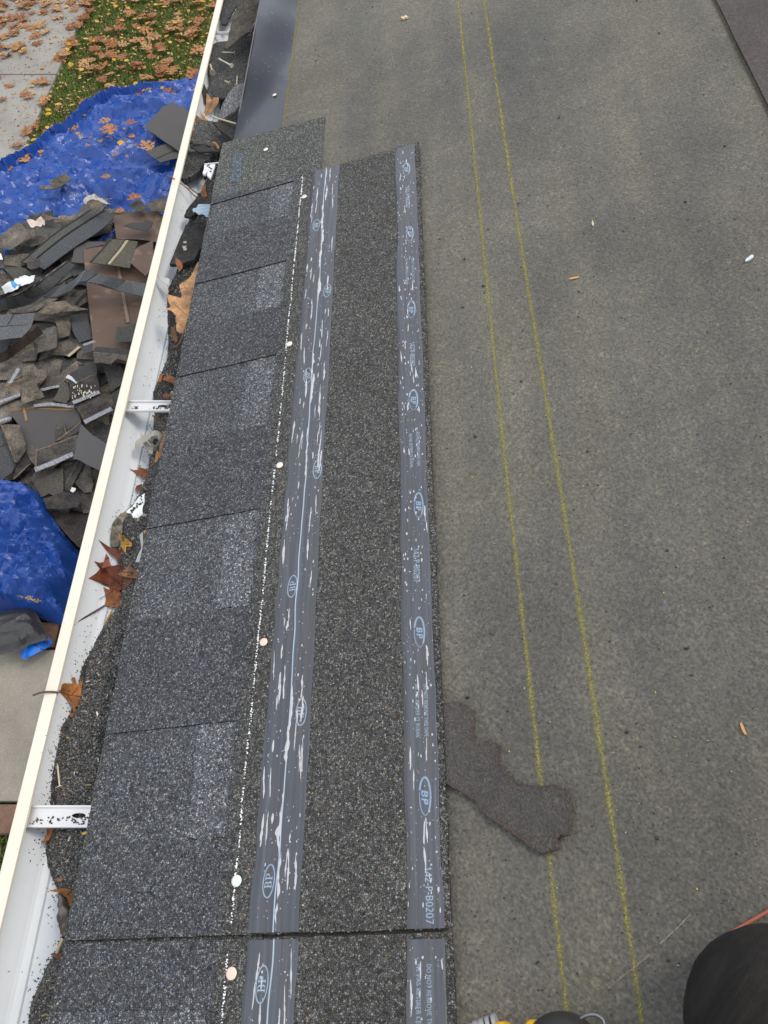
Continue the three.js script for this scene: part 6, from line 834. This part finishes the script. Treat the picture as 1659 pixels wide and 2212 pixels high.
longNail('long bent-free nail lying on the granules above the nearest hanger', 'E', [532, 1308], [510, 1096], 2.606, 1);
longNail('nail lying level at the top of the nail-littered shingle fragment', 'G', [635, 545], [498, 542], 2.652, 1.1);
longNail('pale nail lying diagonally on the nail-littered shingle fragment', 'G', [605, 680], [460, 602], 2.654, 1.1, plain(0.66, 0.62, 0.5, 0.4));
longNail('nail with a big head toward the white gutter, on the nail-littered fragment', 'G', [408, 752], [382, 660], 2.65, 1.5);
longNail('short nail at the lower edge of the nail-littered fragment', 'G', [585, 860], [528, 836], 2.652, 1);
longNail('upright nail at the right of the nail-littered fragment', 'G', [655, 890], [663, 780], 2.66, 1);
longNail('small nail standing behind the halfway gutter hanger', 'C', [1540, 650], [1545, 680], 2.665, 1);
{ const q = flat(fr('E', [[528, 1058]])[0], 2.6); solo('seed', 'pale striped seed on the granules just above the long nail', 'seed', new THREE.SphereGeometry(1, 14, 8).scale(0.0042, 0.0013, 0.0016), plain(0.5, 0.5, 0.46, 0.6), [q[0], SURF(...q) + 0.001, q[1]]).rotation.y = -0.1; }
{ const q = flat(fr('E', [[845, 640]])[0], 2.645); const o = solo('wood_splinter', 'white splinter on the granule bank near the shingle edge', 'splinter', new RoundedBoxGeometry(0.0085, 0.0015, 0.0022, 2, 0.0006), plain(0.75, 0.7, 0.58, 0.7), [q[0], SURF(...q) + 0.001, q[1]]); o.rotation.y = -1.1; }
{ const q = flat(fr('E', [[990, 595]])[0], 2.66); const o = solo('wood_splinter', 'tan bark flake on the granule bank touching the shingle edge', 'splinter', new RoundedBoxGeometry(0.0088, 0.0015, 0.0045, 2, 0.0007), plain(0.5, 0.4, 0.26, 0.8), [q[0], SURF(...q) + 0.001, q[1]]); o.rotation.y = 1.2; }
gleaf('yellow leaf sliver at the shingle edge below the nearest hanger', 'E', [[722, 1715], [760, 1702], [800, 1708], [800, 1722], [735, 1730]], 2.65, mYel);

SURF = null;
// ------------------------------------------------------------------ the roofer kneeling behind the camera: only one knee is in view
const RX = (x, h, z) => { const p = roofPos(x, h, z); return new THREE.Vector3(...p); };
{
  const kq = onRoof([1694, 2222], 0.055), J = { knee: RX(kq[0], 0.054, kq[1]), knee2: RX(kq[0] + 0.03, 0.075, kq[1] + 0.05), hip: RX(0.26, 0.40, 0.36), ank: RX(0.2, 0.055, 0.42), toe: RX(0.19, 0.04, 0.52), kneeL: RX(0.52, 0.40, 0.12), hipL: RX(0.40, 0.40, 0.40), ankL: RX(0.52, 0.08, 0.2), toeL: RX(0.52, 0.04, 0.08), pel: RX(0.33, 0.43, 0.40), chest: RX(0.30, 0.80, 0.33), neck: RX(0.27, 0.96, 0.27), head: RX(0.22, 1.10, 0.23), shR: RX(0.14, 0.88, 0.30), shL: RX(0.47, 0.88, 0.32), elR: RX(0.08, 0.70, 0.24), haR: RX(0.04, 0.66, 0.08), elL: RX(0.5, 0.62, 0.22), haL: RX(0.5, 0.45, 0.15) };
  const bones = [['knee', 'knee2', 0.0505, 0.06], ['knee2', 'hip', 0.062, 0.095], ['knee', 'ank', 0.048, 0.045], ['ank', 'toe', 0.045, 0.035], ['hipL', 'kneeL', 0.09, 0.068], ['kneeL', 'ankL', 0.06, 0.045], ['ankL', 'toeL', 0.045, 0.035], ['hip', 'hipL', 0.12, 0.12], ['pel', 'chest', 0.13, 0.15], ['chest', 'neck', 0.13, 0.06], ['neck', 'head', 0.055, 0.095], ['shR', 'shL', 0.075, 0.075], ['shR', 'elR', 0.055, 0.045], ['elR', 'haR', 0.043, 0.03], ['shL', 'elL', 0.055, 0.045], ['elL', 'haL', 0.043, 0.035]];
  const o = J.pel, size = 0.85, c0 = RX(0.30, 0.54, 0.26), res = 168;
  const mc = new MarchingCubes(res, new THREE.MeshStandardMaterial(), false, false, 400000); mc.isolation = 0;
  const P = new THREE.Vector3(), ab = new THREE.Vector3(), ap = new THREE.Vector3();
  for (let k = 0; k < res; k++) for (let j = 0; j < res; j++) for (let i = 0; i < res; i++) {
    P.set((i - res / 2) / (res / 2), (j - res / 2) / (res / 2), (k - res / 2) / (res / 2)).multiplyScalar(size).add(c0); let d = 0;
    for (const [a, b, ra, rb] of bones) { const A = J[a]; ab.subVectors(J[b], A); ap.subVectors(P, A); const t = clamp(ap.dot(ab) / ab.lengthSq()), q = ap.addScaledVector(ab, -t).length() - mix(ra, rb, t); d += Math.exp(-q * 110); }
    mc.field[i + j * res + k * res * res] = Math.log(d + 1e-9) / 110 + 0.0016 * Math.sin(P.x * 95 + P.z * 60 + 2 * Math.sin(P.y * 40)) * Math.sin(P.z * 70 - P.y * 50);
  }
  mc.update();
  const n = mc.count, g = new THREE.BufferGeometry(); g.setAttribute('position', new THREE.Float32BufferAttribute(mc.positionArray.slice(0, n * 3), 3)); g.setAttribute('normal', new THREE.Float32BufferAttribute(mc.normalArray.slice(0, n * 3), 3)); g.scale(size, size, size); g.translate(c0.x - o.x, c0.y - o.y, c0.z - o.z);
  const up = []; const pp = g.attributes.position; for (let i = 0; i < pp.count; i++) up.push(pp.getX(i) + pp.getZ(i) * 0.7, pp.getY(i) + pp.getZ(i) * 0.7); g.setAttribute('uv', new THREE.Float32BufferAttribute(up, 2));
  const t = thing('person', 'person kneeling in dark brown-black work trousers, only one knee showing in the lower right corner', 'person', [o.x, o.y, o.z]);
  part('body', g, plain(0.028, 0.023, 0.021, 0.85, { bumpMap: scaled(feltBump, 0.06), bumpScale: 0.0006, map: scaled(backTex, 0.5) }), t);
}
{ const a = onRoof([1560, 2026], 0.004), b = onRoof([1640, 1980], 0.004), d = onRoof([1720, 1940], 0.004); const w = [a, b, d].map(([x, z]) => roofPos(x, 0.004, z)); solo('cord', 'thin orange-red cord lying on the felt behind the knee', 'cord', tube(shift([...w, roofPos(d[0] + 0.15, 0.004, d[1] + 0.02)], w[0]), 0.0013, 24, 8), plain(0.34, 0.1, 0.06, 0.7), w[0]); }

// ------------------------------------------------------------------ yellow and black air tool at the lower edge
{
  const at = (x, y, h) => { const q = onRoof([x, y], h); return [q[0], h, q[1]]; };
  const base = at(1180, 2212, 0), t = onRoofGroup('nail_gun', 'yellow and black nail gun at the lower frame edge, only its top edge showing', 'nail gun', base[0], 0, base[2]);
  const L = (x, y, h, dz = 0) => { const q = at(x, y, h); return [q[0] - base[0], h, q[2] - base[2] + dz]; };
  const blackM = plain(0.025, 0.025, 0.026, 0.6), yelM = plain(0.72, 0.4, 0.012, 0.42), greyM = plain(0.32, 0.32, 0.34, 0.5);
  const d = L(1200, 2188, 0.045), dome = new THREE.LatheGeometry([[0.0001, 0.03], [0.012, 0.029], [0.021, 0.024], [0.0245, 0.014], [0.025, 0], [0.025, -0.02]].map((p) => new THREE.Vector2(...p)), 32); dome.rotateZ(0).translate(d[0], 0.02, d[2] + 0.024); part('cap', dome, blackM, t);
  const y1 = L(1133, 2200, 0.03); part('housing', new RoundedBoxGeometry(0.016, 0.03, 0.05, 4, 0.006).rotateY(-0.35).translate(y1[0], 0.018, y1[2] + 0.025), yelM, t);
  const y2 = L(1088, 2206, 0.03); part('guard', new RoundedBoxGeometry(0.016, 0.028, 0.05, 4, 0.006).rotateY(0.25).translate(y2[0], 0.018, y2[2] + 0.025), yelM, t);
  const g1 = L(1055, 2198, 0.025), cyl = (r, l) => new THREE.CylinderGeometry(r, r, l, 24).rotateZ(Math.PI / 2);
  const fit = new THREE.Group(); fit.name = 'air_fitting'; fit.position.set(g1[0] - 0.006, 0.02, g1[2] + 0.0085); fit.rotation.y = 0.3; t.add(fit);
  part('barrel', cyl(0.0072, 0.04).translate(-0.016, 0, 0), greyM, fit); for (let k = 0; k < 4; k++) part('ring', cyl(0.0078, 0.0027).translate(0.011 - k * 0.0045, 0, 0), greyM, fit);
  const h = [[1225, 2225], [1262, 2196], [1285, 2192], [1302, 2203], [1308, 2225]].map(([x, y]) => L(x, y, 0.02)); part('hook', tube(h, 0.0012, 30, 8), plain(0.2, 0.22, 0.23, 0.4, { metalness: 0.6 }), t);
}

renderer.render(scene, camera);
